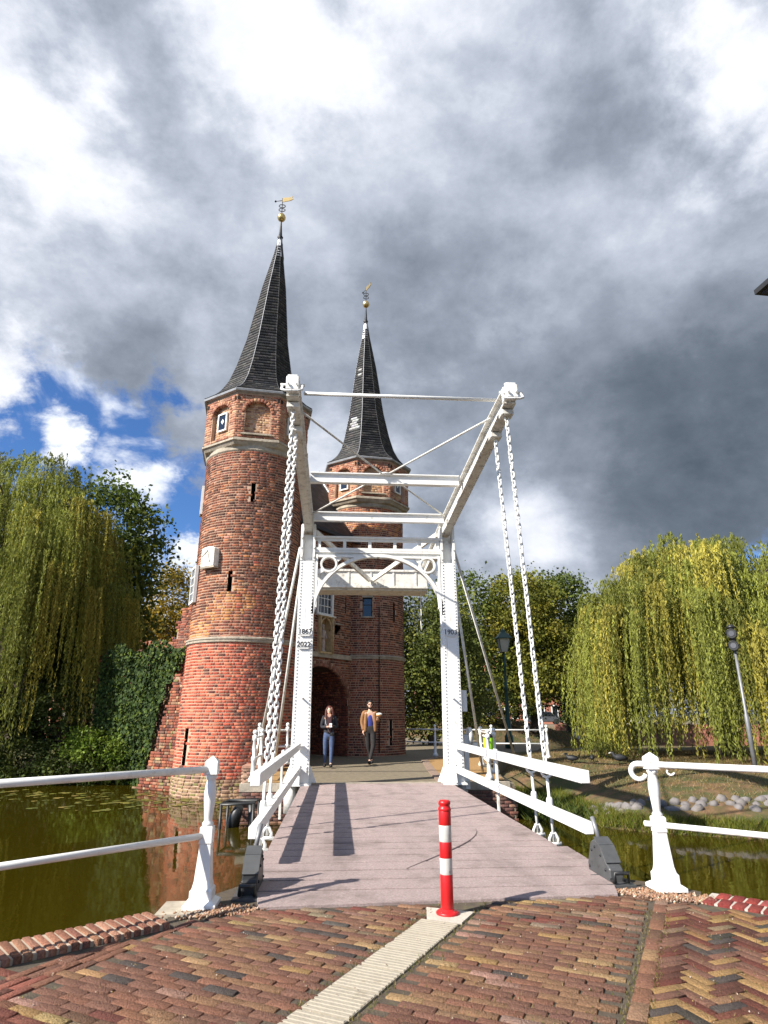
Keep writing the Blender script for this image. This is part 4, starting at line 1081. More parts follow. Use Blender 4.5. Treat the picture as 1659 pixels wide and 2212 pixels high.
# lattice beam
lb = MB()
lb.box((0, 14.36, 5.455), (2.98, .24, .05)); lb.box((0, 14.30, 5.40), (2.96, .05, .07)); lb.build('top_chord', M_WHITE, PT)
lb = MB(); lb.box((0, 14.36, 5.10), (2.98, .26, .05)); lb.box((0, 14.25, 5.155), (2.97, .04, .07)); lb.box((0, 14.31, 5.04), (2.96, .05, .07)); lb.build('bottom_chord', M_WHITE, PT)
for x in (-1.40, -.80, -.20, .40, 1.0, 1.43):
    MB().box((x, 14.27, 5.27), (.075, .03, .19)).build('lattice_bar', M_WHITE, PT)
# quadrant brackets with rings
for s_ in (-1, 1):
    br = MB(); pts = []
    for k in range(25):
        a = math.pi/2*k/24; pts.append((s_*(1.475-1.475*(1-math.cos(a))*1.0), 3.62+1.36*math.sin(a)))
    for k in range(24):
        (xa, za), (xb, zb) = pts[k], pts[k+1]; m0 = math.hypot(xb-xa, zb-za); nx, nz = -(zb-za)/m0, (xb-xa)/m0
        if nx*s_ < 0: nx, nz = -nx, -nz
        w_ = .075
        br.add([(xa, 14.22, za), (xb, 14.22, zb), (xb+nx*w_, 14.22, zb+nz*w_), (xa+nx*w_, 14.22, za+nz*w_), (xa, 14.36, za), (xb, 14.36, zb), (xb+nx*w_, 14.36, zb+nz*w_), (xa+nx*w_, 14.36, za+nz*w_)],
               [(0, 1, 2, 3), (5, 4, 7, 6), (0, 4, 5, 1), (3, 2, 6, 7)])
    bk_ = br.build('quadrant_bracket', M_WHITE, PT)
    rg = MB(); cx_, cz_ = s_*1.165, 4.795
    for k in range(20):
        a0, a1 = 2*math.pi*k/20, 2*math.pi*(k+1)/20; q = []
        for y in (14.212, 14.368):
            for a, r_ in ((a0, .155), (a1, .155), (a1, .20), (a0, .20)): q.append((cx_+r_*math.cos(a), y, cz_+r_*math.sin(a)))
        rg.add(q, [(0, 1, 2, 3), (7, 6, 5, 4), (0, 4, 5, 1), (3, 2, 6, 7)])
    rg.build('ring', M_WHITE, bk_)
    wb = MB(); wb.box((s_*1.448, 14.29, 4.40), (.055, .128, 1.25)); wb.box((s_*.74, 14.29, 4.985), (1.42, .122, .05))
    wb.span((s_*.90, 14.29, 4.97), (s_*1.0, 14.29, 4.88), .1, .05, up=(0, 1, 0)); wb.span((s_*1.42, 14.29, 4.60), (s_*1.27, 14.29, 4.68), .1, .05, up=(0, 1, 0))
    wb.extr([(0, 0), (.10, 0), (.045, -.6), (.0, -.75)], (s_*1.47, 14.234, 4.4), (-s_, 0, 0), (0, 0, 1), (0, 1, 0), .112)
    wb.build('bracket_plate', M_WHITE, bk_)
# stays
for a, b_ in (((1.86, 14.5, 5.30), (4.35, 19.0, .05)), ((1.80, 14.55, 4.9), (2.95, 17.3, 0)), ((-1.86, 14.5, 5.25), (-3.12, 18.3, -.1)), ((-1.80, 14.55, 4.9), (-2.55, 18.0, .0))):
    MB().tube([a, b_], .035, 8).build('stay_rod', M_WHITEOLD, PT)
MB().box((1.95, 14.42, 1.72), (.13, .12, .46)).build('switch_box', M_WHITE, PT, bevel=.008)
gw = MB().tube([(2.02, 14.5, .96), (2.10, 14.5, .96)], .20, 20).tube([(2.10, 14.5, .75), (2.24, 14.5, .75)], .09, 14); gw.build('winch_gear', M_WHITEOLD, PT)
MB().box((1.97, 14.5, .45), (.1, .2, 1.1)).build('winch_stand', M_WHITE, PT)

# ---- balance frame
BF = thing('balance_frame', 'white riveted balance arms with counterweight box pivoting on the portal', 'bridge arms', (0, 14.3, 5.8))
def arm_z(y): return 5.60+(14.35-y)*.064
for s_ in (-1, 1):
    x = s_*1.665; a = MB(); y0, y1 = 8.38, 18.3
    def sec(y, hh): return arm_z(y), arm_z(y)+hh
    prof = [(y0, .27), (9.5, .34), (14.35, .44), (y1, .36)]
    for xo, ww, zf in ((0, .025, None),):
        a.extr([(y, arm_z(y)) for y, h_ in prof]+[(y, arm_z(y)+h_) for y, h_ in prof[::-1]], (x-.0125, 0, 0), (0, 1, 0), (0, 0, 1), (1, 0, 0), .025)
    for i in range(3):
        (ya, ha), (yb, hb) = prof[i], prof[i+1]
        a.span((x, ya, arm_z(ya)+.012), (x, yb, arm_z(yb)+.012), .19, .024); a.span((x, ya, arm_z(ya)+ha), (x, yb, arm_z(yb)+hb), .19, .024)
    arm = a.build('balance_arm', M_WHITEOLD, BF)
    rv = MB()
    for k in range(60):
        y = 8.7+k*.11
        for q in (-.07, .07): rv.add([(x+q+dx*.017, y+dy*.017, arm_z(y)-.0005-d_*.016) for dx, dy, d_ in ((-1, -1, 0), (1, -1, 0), (1, 1, 0), (-1, 1, 0), (-.4, -.4, 1), (.4, -.4, 1), (.4, .4, 1), (-.4, .4, 1))], [(4, 5, 6, 7), (0, 1, 5, 4), (1, 2, 6, 5), (2, 3, 7, 6), (3, 0, 4, 7)])
        for zz in (.04, prof[1][1]-.03):
            rv.add([(x-s_*(.0125+d_*.011), y+dy*.013, arm_z(y)+zz+dz*.013) for dy, dz, d_ in ((-1, -1, 0), (1, -1, 0), (1, 1, 0), (-1, 1, 0), (-.4, -.4, 1), (.4, -.4, 1), (.4, .4, 1), (-.4, .4, 1))], [(4, 5, 6, 7), (0, 1, 5, 4), (1, 2, 6, 5), (2, 3, 7, 6), (3, 0, 4, 7)])
    rv.build('rivets', M_WHITEOLD, arm, kind='stuff')
    hd = MB(); zt = arm_z(8.4)
    hd.box((x, 8.36, zt+.15), (.19, .24, .22)); hd.box((x, 8.34, zt+.27), (.15, .18, .05))
    for q in (-.06, .06): hd.ball((x+q, 8.215, zt+.12), .022, 8, 6)
    for q in (-.08, 0, .08): hd.ball((x+q*.8, 8.33, zt+.30), .026, 8, 6)
    hd.build('arm_head', M_WHITE, arm, bevel=.012)
    MB().tube([(x-.15, 8.28, zt+.12), (x-.15, 8.18, zt+.0), (x-.09, 8.16, zt-.03), (x+.09, 8.16, zt-.03), (x+.15, 8.18, zt), (x+.15, 8.28, zt+.12)], .020, 8).build('shackle', M_WHITE, arm)
    MB().tube([(x-.18, 8.30, zt+.14), (x+.18, 8.30, zt+.14)], .022, 8).build('pin', M_WHITEOLD, arm)
    for y in (8.62, 9.35): MB().box((x, y, arm_z(y)-.05), (.19, .20, .09)).build('chain_saddle', M_WHITEOLD, arm, bevel=.01)
MB().tube([(-1.52, 8.66, arm_z(8.66)+.22), (1.52, 8.66, arm_z(8.66)+.22)], .030, 10).build('tie_bar', M_WHITE, BF)
def ibeam(y, z, h_, x0=-1.55, x1=1.55):
    m_ = MB(); m_.box(((x0+x1)/2, y, z), (x1-x0, .02, h_-.002)); m_.box(((x0+x1)/2, y, z+h_/2), (x1-x0, .13, .022)); m_.box(((x0+x1)/2, y, z-h_/2), (x1-x0, .13, .022)); return m_
ibeam(12.0, arm_z(12)+.33, .20).build('cross_beam', M_WHITE, BF); ibeam(14.0, arm_z(14)+.26, .20).build('cross_beam', M_WHITE, BF)
gz_ = arm_z(12)+.43
for s_ in (-1, 1):
    MB().tube([(s_*1.58, 9.25, arm_z(9.25)+.24), (s_*.08, 11.95, gz_+.02)], .020, 7).build('diagonal_rod', M_WHITEOLD, BF)
    MB().tube([(s_*.08, 12.05, gz_), (s_*1.56, 13.9, arm_z(13.9)+.3)], .020, 7).build('diagonal_rod', M_WHITEOLD, BF)
    MB().span((s_*1.5, 14.7, arm_z(14.7)+.12), (s_*.05, 17.5, arm_z(17.5)-.28), .06, .12).build('raker', M_WHITEOLD, BF)
MB().lathe((0, 12.0, gz_-.01), [(.13, 0), (.13, .03), (.06, .05)], 12).build('gusset', M_WHITE, BF)
zc = 5.17
MB().box((0, 18.05, zc), (3.28, .95, .54)).build('counterweight', M_WHITEOLD, BF, bevel=.01)
cwp = MB()
for x in (-1.3, -.65, 0, .65, 1.3): cwp.box((x, 17.565, zc), (.05, .025, .52))
cwp.box((0, 17.56, zc+.24), (3.28, .05, .06)); cwp.box((0, 17.56, zc-.24), (3.28, .05, .06)); cwp.build('box_straps', M_WHITEOLD, BF)
MB().box((0, 18.05, zc-.30), (3.3, .8, .05)).build('counterweight_floor', M_WHITEOLD, BF)
rope = thing('bell_rope', 'thin pale rope hanging from the right end of the counterweight box', 'rope', (1.48, 17.9, 3.7))
MB().tube([(1.48+.01*math.sin(k), 17.9+.01*math.cos(k*1.3), 4.86-k*.08) for k in range(15)], .016, 6).build('rope', M_WHITEOLD, rope)

# ---- chains
LINK = MB(); pts = []
for k in range(12):
    a = 2*math.pi*k/12; pts.append((.027*math.cos(a), 0, .033*math.sin(a)+(.018 if math.sin(a) > .01 else (-.018 if math.sin(a) < -.01 else 0))))
LINK.tube(pts, .0125, 6, closed=True); link_me = LINK.mesh('link', M_WHITE)
def chain(label, top, bot):
    top, bot = np.array(top, float), np.array(bot, float); T = thing('lifting_chain', label, 'chain', tuple(bot), 'lifting chains')
    d = top-bot; L = np.linalg.norm(d); d /= L; lo = .86/d[2]; s_ = lo; k = 0
    x = np.array((1., 0, 0)); x = x-d*(x@d); x /= np.linalg.norm(x); y = np.cross(d, x)
    def place(o, p, X, Y, Z): o.matrix_local = Matrix(((X[0], Y[0], Z[0], p[0]), (X[1], Y[1], Z[1], p[1]), (X[2], Y[2], Z[2], p[2]), (0, 0, 0, 1)))
    while s_ < L-.02:
        o = bpy.data.objects.new('link', link_me); COL.objects.link(o); o.parent = T
        sag = np.array((0, .0, 0)); a = (k % 2)*math.pi/2+.35+random.gauss(0, .12)
        X = x*math.cos(a)+y*math.sin(a); Y = np.cross(d, X); place(o, d*s_+y*random.gauss(0, .003), X, Y, d); s_ += .0745; k += 1
    P = lambda s_: bot+d*s_
    MB().tube([P(.80)+x*.065*math.cos(a)+d*.065*math.sin(a) for a in np.linspace(0, 2*math.pi, 17)[:-1]], .017, 7, closed=True).build('eye_ring', M_WHITE, T)
    MB().tube([P(.0), P(.74)], .019, 8).build('rod', M_WHITE, T)
    tb = MB(); tb.tube([P(.30), P(.33), P(.47), P(.50)], [.03, .042, .042, .03], 10)
    tb.build('turnbuckle', M_WHITE, T)
    sh = MB().tube([P(-.05)+x*.05, P(.03)+x*.055, P(.09)+x*.02, P(.09)-x*.02, P(.03)-x*.055, P(-.05)-x*.05], .02, 7).tube([P(-.03)-x*.09, P(-.03)+x*.09], .024, 8); sh.build('shackle', M_WHITE, T)
    return T
chain('white lifting chain nearest the camera on the right side of the deck', (1.665, 8.62, arm_z(8.62)-.08), (1.83, 8.40, -.08))
chain('white lifting chain set farther back on the right side of the deck', (1.665, 9.35, arm_z(9.35)-.08), (1.83, 9.05, -.08))
chain('white lifting chain nearest the camera on the left side of the deck', (-1.665, 8.62, arm_z(8.62)-.08), (-1.76, 8.20, -.06))
chain('white lifting chain set farther back on the left side of the deck', (-1.665, 9.35, arm_z(9.35)-.08), (-1.76, 8.95, -.06))

# ---- latch machines on the near abutment
def latch(label, x, y, s_, m_side, m_top):
    T = thing('deck_latch', label, 'bridge latch', (x, y, 0), 'deck latches')
    prof = [(0, -.02), (.50, -.02), (.50, .07), (.39, .26), (.29, .295), (.16, .25), (.05, .13), (0, .10)]
    MB().extr(prof, (x-.065, y, .012), (0, 1, 0), (0, 0, 1), (1, 0, 0), .13).build('housing', m_side, T, bevel=.012)
    cp = MB(); cp.span((x, y+.045, .15), (x, y+.165, .272), .135, .012); cp.build('cover_plate', m_top, T)
    cp = MB(); cp.span((x, y+.17, .272), (x, y+.29, .318), .135, .012); cp.build('cover_plate', m_top, T)
    bl = MB()
    for yy, zz in ((.08, .09), (.17, .19), (.29, .24), (.37, .20), (.45, .05)):
        for q in (-1, 1): bl.ball((x+q*.066, y+yy, zz), .013, 6, 5)
    bl.build('bolts', M_IRON, T, kind='stuff')
    h_ = MB().tube([(x-.055, y-.01, .03), (x-.06, y-.09, .035), (x-.06, y-.10, .10), (x+.06, y-.10, .10), (x+.06, y-.09, .035), (x+.055, y-.01, .03)], .017, 7); h_.build('handle', M_BLACK, T)
    MB().tube([(x, y+.31, .27), (x-s_*.03, y+.38, .48)], .022, 7).build('lever', M_GALV, T)
    MB().box((x, y+.22, -.006), (.24, .66, .03)).build('foot_plate', M_GREY, T)
latch('black and grey iron latch housing at the left near corner of the deck', -1.585, 5.84, -1, M_BLACK, M_GREY)
latch('grey iron latch housing at the right near corner of the deck', 1.60, 6.02, 1, M_GREY, M_GREY)

# ---- bollard
BO = thing('bollard', 'red and white striped steel bollard in front of the bridge deck', 'bollard', (-.042, 5.253, 0))
c = (-.042, 5.253, 0.0)
for z0, z1, m_ in ((.03, .265, M_RED), (.265, .375, M_BWHITE), (.375, .485, M_RED), (.485, .60, M_BWHITE), (.60, .70, M_RED)):
    MB().lathe((c[0], c[1], z0), [(.0465, 0), (.0475, .003), (.0475, z1-z0-.003), (.0465, z1-z0)], 28).build('band', m_, BO)
MB().lathe((c[0], c[1], .70), [(.048, 0), (.051, .006), (.049, .02), (.042, .03), (.042, .042), (.047, .048), (.045, .066), (.035, .075), (.0, .078)], 28).build('cap', M_RED, BO)
MB().lathe(c, [(.085, .0), (.085, .016), (.078, .022), (.052, .026), (.048, .04)], 28).build('flange', M_RED, BO)
bo = MB()
for k in range(4): a = math.pi/4+k*math.pi/2; bo.ball((c[0]+.067*math.cos(a), c[1]+.067*math.sin(a), .022), .009, 8, 5)
bo.build('bolts', M_RED, BO, kind='stuff')

# ---- near railings
def rail_post(root, x, y, z=0.0, scroll=0, base=True, rot=0.0):
    b_ = MB()
    b_.lathe((x, y, z), [(.125, 0), (.125, .03), (.085, .055), (.085, .12), (.072, .135), (.062, .18), (.046, .40), (.045, .44)], sq=True)
    b_.lathe((x, y, z+.44), [(.050, 0), (.050, .115), (.042, .125)], sq=True)
    b_.lathe((x, y, z+.555), [(.036, 0), (.046, .015), (.044, .03), (.032, .045), (.034, .07), (.047, .20), (.049, .25), (.042, .31), (.033, .345), (.042, .36), (.046, .375), (.036, .395)], 16)
    b_.lathe((x, y, z+.945), [(.053, 0), (.053, .095), (.047, .105), (.0, .145)], sq=True)
    return b_.build('baluster_post', M_WHITE, root, bevel=.003)
NL = thing('quay_railing', 'white two-rail iron railing at the left foot of the bridge', 'railing', (-1.911, 5.6, 0))
NR = thing('quay_railing', 'white two-rail iron railing with a curled end at the right foot of the bridge', 'railing', (1.93, 5.8, 0))
rail_post(NL, -1.911, 5.60); rail_post(NR, 1.93, 5.80)
MB().box((-2.0, 5.56, -.02), (.42, .36, .05)).build('plinth_stone', M_STONE, NL)
dl_ = np.array((-.735, -.678, 0)); dr_ = np.array((.72, -.694, 0))
for z_, r_ in ((.985, .027), (.495, .024)):
    a = np.array((-1.911, 5.6, z_)); MB().tube([a, a+dl_*2.3], r_, 12).build('rail', M_WHITE, NL)
    a = np.array((1.93, 5.8, z_)); MB().tube([a-dr_*(.0 if z_ > .6 else .12), a+dr_*2.3], r_, 12).build('rail', M_WHITE, NR)
for T_, a, d in ((NL, np.array((-1.911, 5.6, 0)), dl_), (NR, np.array((1.93, 5.8, 0)), dr_)): rail_post(T_, *(a+d*2.3)[:2])
a = np.array((1.93, 5.8, .985))
MB().tube([a-dr_*.05]+[a-dr_*(.12+.065*math.sin(t_))-Z3*.065*(1-math.cos(t_))-dr_*.0 for t_ in np.linspace(0, 4.4, 14)], [.027]+[.026-.0006*k for k in range(14)], 10).build('scroll_end', M_WHITE, NR)
MB().tube([a+dr_*(.16-.03*math.cos(t_))-Z3*(.055+.025*math.sin(t_)) for t_ in np.linspace(-.6, 3.0, 9)], .009, 6).build('scroll_hook', M_WHITE, NR)

# ---- far railings
def ball_post(root, x, y, z=0.0, h=1.05):
    k = h/1.05; b_ = MB().lathe((x, y, z), [(.10, 0), (.10, .06), (.055, .14), (.045, .42*k), (.06, .44*k), (.06, .52*k), (.035, .54*k), (.048, .7*k), (.035, .86*k), (.055, .88*k), (.055, .98*k), (.02, 1.0*k)], 12)
    b_.ball((x, y, z+1.05*k), .055, 10, 8); return b_.build('post', M_WHITE, root)
def far_rail(label, pts, posts, hs=(.93, .48), z=0.0, r_=.024):
    T = thing('railing', label, 'railing', (posts[0][0], posts[0][1], z))
    for h_ in hs: MB().tube([(x, y, z+h_) for x, y in pts], r_, 8).build('rail', M_WHITE, T)
    for x, y in posts: ball_post(T, x, y, z)
    return T
far_rail('white far railing running right from the far tower', [(1.75, 24.75), (2.72, 24.0), (4.3, 22.9), (6.4, 22.4)], [(2.72, 24.0), (4.55, 22.82), (6.4, 22.4)])
far_rail('white railing with ball-topped post at the right end of the bridge', [(3.22, 17.0), (3.4, 19.4)], [(3.22, 17.0), (3.4, 19.4)], hs=(.95, .50))
far_rail('white curved hand railing beside the lime green bin', [(2.62, 15.2), (2.8, 16.4), (3.22, 17.0)], [(2.66, 15.3)], hs=(.93, .40))
far_rail('white railing on the brick pier left of the portal', [(-3.02, 18.35), (-2.3, 18.75), (-1.95, 19.3)], [(-3.02, 18.35), (-2.28, 18.76)], z=.12, hs=(.9, .47))
far_rail('white short railing left behind the lifting chains', [(-2.75, 15.2), (-2.75, 16.6)], [(-2.75, 15.2), (-2.75, 16.6)])
PI = thing('brick_pier', 'low brick quay pier at the left end of the bridge', 'pier', (-3.0, 18.3, -.75))
ps = Pieces()
for i in range(13):
    z = -.98+i*.085
    for k in range(5):
        for (O, X_, N__) in ((np.array((-3.36, 18.0, z)), np.array((1., 0, 0)), np.array((0, -1., 0))), (np.array((-3.36, 19.0, z)), np.array((0, -1., 0)), np.array((-1., 0, 0)))):
            ps.put(O+X_*(.1+.2*k+(.1 if i % 2 else 0)*(1 if k < 4 else 0)), X_, Z3, N__, .094, .036, .035, .005, pick([(2, (.34, .19, .13)), (1, (.26, .13, .09)), (1, (.42, .29, .2))]))
ps.build('brick', 'bricks', M_BRICK, PI, 130)
MB().box((-2.86, 18.5, -.5), (1.0, 1.0, 1.16)).build('pier_core', M_MORTAR, PI); MB().box((-2.84, 18.5, .11), (1.1, 1.1, .06)).build('cap_stone', mat('brick_cap', (.36, .20, .14), rough=.9, var=.25, vscale=8), PI)
# black fender frame in the water
FE = thing('fender_frame', 'black iron fender frame standing in the water by the left abutment', 'fender', (-2.85, 14.3, WZ))
MB().tube([(-3.2, 14.0, -.30), (-2.55, 14.0, -.28), (-2.5, 14.5, -.28), (-3.15, 14.55, -.30)], .035, 7, closed=True).build('top_ring', M_BLACK, FE)
for x, y in ((-3.2, 14.0), (-2.55, 14.0), (-2.5, 14.5), (-3.15, 14.55)): MB().tube([(x, y, -.3), (x, y, -1.4)], .03, 7).build('leg', M_BLACK, FE)
MB().tube([(-2.85, 14.1, -.36), (-2.95, 14.2, -.6), (-3.0, 14.25, -.9)], [.09, .13, .12], 8).tube([(-2.62, 14.2, -.33), (-2.58, 14.25, -1.0)], .07, 8).build('float', M_BLACK, FE)
# bin and pole things on the far quay
BN = thing('litter_bin', 'lime green litter bin between white posts on the far quay', 'bin', (2.95, 16.5, 0))
MB().lathe((2.95, 16.5, .36), [(.10, 0), (.12, .02), (.125, .5), (.115, .52)], 16).build('bin_body', M_LIME, BN); MB().tube([(2.95, 16.62, 0), (2.95, 16.62, .95)], .03, 8).build('bin_post', M_BLACK, BN)
MB().lathe((2.95, 16.5, .88), [(.125, 0), (.11, .05), (.05, .09)], 16).build('bin_lid', M_BLACK, BN)
# street lantern
LP = thing('street_lantern', 'dark green classic lantern post beside the lifting chains', 'street lamp', (7.0, 29.7, 0))
L0 = (7.0, 29.7, 0)
MB().lathe(L0, [(.20, 0), (.20, .5), (.14, .6), (.12, 1.2), (.09, 1.35), (.075, 2.6), (.10, 2.66), (.075, 2.72), (.055, 3.6), (.11, 3.68), (.06, 3.78), (.09, 3.9), (.05, 4.1), (.045, 4.3)], 14).build('lamp_post', M_GREEN, LP)
MB().lathe((7.0, 29.7, 4.3), [(.15, 0), (.27, .62)], sq=True).build('lamp_glass', M_LAMPG, LP)
fr = MB()
for q in (-1, 1):
    for w_ in (-1, 1): fr.tube([(7.0+q*.155, 29.7+w_*.155, 4.3), (7.0+q*.275, 29.7+w_*.275, 4.93)], .018, 5)
fr.build('lamp_frame', M_GREEN, LP)
MB().lathe((7.0, 29.7, 4.92), [(.36, 0), (.36, .03), (.12, .30), (.10, .34), (.10, .40), (.03, .44), (.0, .55)], sq=True).build('lamp_roof', M_GREEN, LP)
# shipping signal
SG = thing('bridge_signal', 'slim grey pole with black hooded signal lamps before the right willow', 'signal', (9.75, 16.25, 0))
sx, sy = 9.75, 16.25
MB().tube([(sx, sy, -.1), (sx, sy, 1.4), (sx, sy, 1.45), (sx, sy, 3.1)], [.06, .06, .040, .038], 10).build('signal_pole', M_GALV, SG)
for z in (3.18, 3.50):
    dn = norm(np.array((CAMP[0]-2.5-sx, CAMP[1]-sy, 0)))
    cc = np.array((sx, sy, z)); hd = MB().tube([cc-dn*.08, cc+dn*.16], .125, 12, cap=True)
    hd.tube([cc+dn*.16+np.cross(dn, Z3)*.125*math.cos(a)+Z3*.125*math.sin(a) for a in np.linspace(-.2, math.pi+.2, 9)], .012, 5)
    hd.build('signal_lamp', M_BLACK, SG); MB().tube([cc+dn*.165, cc+dn*.17], .07, 12).build('lens', mat('signal_lens', (.10, .10, .11), rough=.2) if 'signal_lens' not in MATS else MATS['signal_lens'], SG)
MB().box((sx, sy, 3.36), (.10, .10, .62)).build('signal_bracket', M_BLACK, SG); MB().tube([(sx, sy, 3.66), (sx, sy, 3.76)], [.15, .04], 10).build('signal_cap', M_BLACK, SG)
# lamp canopy whose corner shows at the right edge
SB = thing('street_lamp', 'dark flat lamp canopy with blue underside, one corner showing at the right edge', 'street lamp', (3.75, 4.0, 0))
o = np.array((2.84, 4.5, 5.06)); ax = norm(np.array((1, .06, 0))); ay = norm(np.array((.10, -1, 0)))
MB().extr([(0, 0), (1.3, 0), (1.3, .9), (0, .9)], o, ax, ay, Z3, .05).build('canopy', M_IRON, SB)
MB().extr([(.035, .03), (1.26, .03), (1.26, .87), (.035, .87)], o-Z3*.004, ax, ay, Z3, .004).build('underside_panel', M_BLUESIGN, SB)
MB().tube([(3.75, 4.0, 0), (3.75, 4.0, 5.1)], .06, 10).build('lamp_pole', M_GALV, SB)

# ================================================================== VEGETATION
def leaf_arrays(C, size, aspect, cols, droop=None, up_bias=.0):
    """diamond leaves at C (n,3); returns V,F,cols"""
    n = len(C); a = rng.normal(size=(n, 3))
    if droop is not None: a = a*.35+np.array(droop)
    a = norm(a); b_ = rng.normal(size=(n, 3)); b_ -= a*(a*b_).sum(1, keepdims=True); b_ = norm(b_)
    s_ = size*rng.uniform(.5, 1.5, (n, 1)); w = s_*aspect
    V = np.stack([C-a*s_*.5, C+b_*w*.5-a*s_*.05, C+a*s_*.5, C-b_*w*.5-a*s_*.05], 1).reshape(-1, 3)
    return V, np.arange(4*n).reshape(-1, 4), np.repeat(cols, 4, 0)
def limb(mb, p, q, r0, r1, bend=.15, n=6):
    p, q = np.array(p, float), np.array(q, float); L = np.linalg.norm(q-p); off = rng.normal(size=3)*bend*L*.5; off[2] = abs(off[2])*.6
    pts = [p+(q-p)*t_+off*math.sin(math.pi*t_) for t_ in np.linspace(0, 1, n)]
    mb.tube(pts, [r0+(r1-r0)*t_ for t_ in np.linspace(0, 1, n)], 6, cap=False); return pts
def broadleaf(name, label, base, blobs, nclump, nleaf, size, base_col, alt_col, trunk_r, fork, spread=.5, group=None, altp=.3):
    T = thing(name, label, 'tree', tuple(base), group); B = np.array(base, float)
    size *= .72; nleaf = int(nleaf*1.55)
    vol = np.array([b_[1][0]*b_[1][1]*b_[1][2] for b_ in blobs])**.75; vol /= vol.sum()
    cl = []
    for k in range(nclump):
        c, r_ = blobs[rng.choice(len(blobs), p=vol)]; d = rng.normal(size=3); d /= np.linalg.norm(d); rr = rng.uniform(.45, 1.0)**.55
        cl.append(np.array(c)+d*np.array(r_)*rr)
    cl = np.array(cl); tone = rng.uniform(.65, 1.3, nclump); isalt = rng.random(nclump) < altp
    pts = np.repeat(cl, nleaf, 0)+rng.normal(size=(nclump*nleaf, 3))*np.array((1, 1, .72))*spread
    cols = np.where(np.repeat(isalt, nleaf)[:, None], np.array(alt_col), np.array(base_col))*np.repeat(tone, nleaf)[:, None]*rng.uniform(.7, 1.35, (nclump*nleaf, 1))
    V, F, C_ = leaf_arrays(pts, size, .62, cols)
    link('crown', npmesh('crown', V-B, F, M_LEAF, C_), T)
    mb = MB(); fk = B+np.array((0, 0, fork))
    mb.tube([B-Z3*.3, B+Z3*.4, fk], [trunk_r*1.35, trunk_r, trunk_r*.8], 9, cap=False)
    for k in range(10):
        q = cl[rng.integers(len(cl))]; m_ = fk+(q-fk)*.55; limb(mb, fk-Z3*rng.uniform(0, .5), m_, trunk_r*.5, trunk_r*.2); 
        for j in range(3):
            q2 = cl[np.argsort(((cl-m_)**2).sum(1))[rng.integers(0, 12)]]; limb(mb, m_, q2, trunk_r*.2, .015, n=4)
    mb.build('trunk', M_BARK, T); return T
def willow(name, label, base, R_, top, ntuft, nstrand, drop, col, alt, low=.4, ysq=1.0, maxr=1.0, flat=1.0, xoff=0.0):
    T = thing(name, label, 'tree', tuple(base)); B = np.array(base, float); H = top-base[2]
    LP_, LC, tips, dirs = [], [], [], []
    for k in range(ntuft):
        ph = k*2.39996+rng.uniform(-.3, .3); u = (k+.5)/ntuft; rr = math.sqrt(u)*maxr
        zf = math.sqrt(max(0, 1-(rr*.93)**2)); z = base[2]+H*(low+(1-low)*zf)+rng.normal()*.3-rng.uniform(0, 1.6)*(rng.random() < .5)
        tp = B+np.array((math.cos(ph)*R_*rr+xoff*zf, math.sin(ph)*R_*rr*ysq, z-base[2])); tips.append(tp)
        tone = rng.uniform(.7, 1.3); al = rng.random() < .3
        out = np.array((math.cos(ph), math.sin(ph), 0))
        for s_ in range(nstrand):
            L = min(drop*rng.uniform(.45, 1.15), tp[2]-base[2]-.15+rng.uniform(-.1, .3))
            if L < .4: continue
            st = tp+np.array((rng.normal()*.26, rng.normal()*.26, rng.normal()*.12-.05)); dv = out*rng.uniform(.1, .6)+rng.normal(size=3)*.13; dv[2] = 0
            n = int(L/.036); t_ = np.linspace(0, 1, n)[:, None]
            P = st+dv*(1-np.exp(-3*t_))+np.array((0, 0, -1))*L*t_**1.12+np.array((0, 0, .22))*np.sin(np.clip(t_*4, 0, 1)*math.pi)+out*.10*np.sin(t_*5+rng.uniform(0, 6))*t_
            P = P+rng.normal(size=P.shape)*.024
            c0 = np.array(alt if al else col)*tone*rng.uniform(.8, 1.2)
            LP_.append(P); LC.append(c0*rng.uniform(.75, 1.3, (n, 1)))
    P = np.concatenate(LP_); C_ = np.concatenate(LC)
    V, F, Cc = leaf_arrays(P, .125, .25, C_, droop=(0, 0, -1.0))
    link('crown', npmesh('crown', V-B, F, M_LEAF, Cc), T)
    mb = MB(); fk = B+np.array((xoff*.3, 0, H*.32)); mb.tube([B-Z3*.3, B+Z3*.5, fk], [.48, .36, .30], 10, cap=False)
    for k in range(0, ntuft, 3):
        tp = tips[k]; mid = fk+(tp-fk)*.6+Z3*H*.12; limb(mb, fk, mid, .13, .05, .1); limb(mb, mid, tp, .05, .012, .12)
    mb.build('trunk', M_BARK, T); return T
GA, GB = (.09, .12, .02), (.19, .18, .03)
willow('willow_tree', 'large weeping willow hanging over the grass on the right bank', (12.6, 21.8, 0), 4.4, 7.6, 180, 26, 4.2, (.205, .225, .045), (.34, .305, .06), low=.26, xoff=-.3)
willow('willow_tree', 'tall weeping willow at the left edge drooping over the water', (-14.2, 26.3, .2), 4.6, 12.0, 115, 24, 5.0, (.20, .22, .042), (.33, .295, .055), low=.14)
broadleaf('leafy_tree', 'dark leafy tree right beside the left willow', (-12.9, 31.0, .3), [((-12.9, 31, 9.8), (2.8, 2.9, 3.2)), ((-12.2, 30.8, 7.2), (2.0, 2.4, 2.8)), ((-13.4, 31, 6.0), (3.0, 3, 3.4)), ((-12.7, 30.8, 4.0), (2.4, 2.4, 1.9))], 330, 52, .30, (.085, .12, .022), (.15, .17, .03), .32, 4.0)
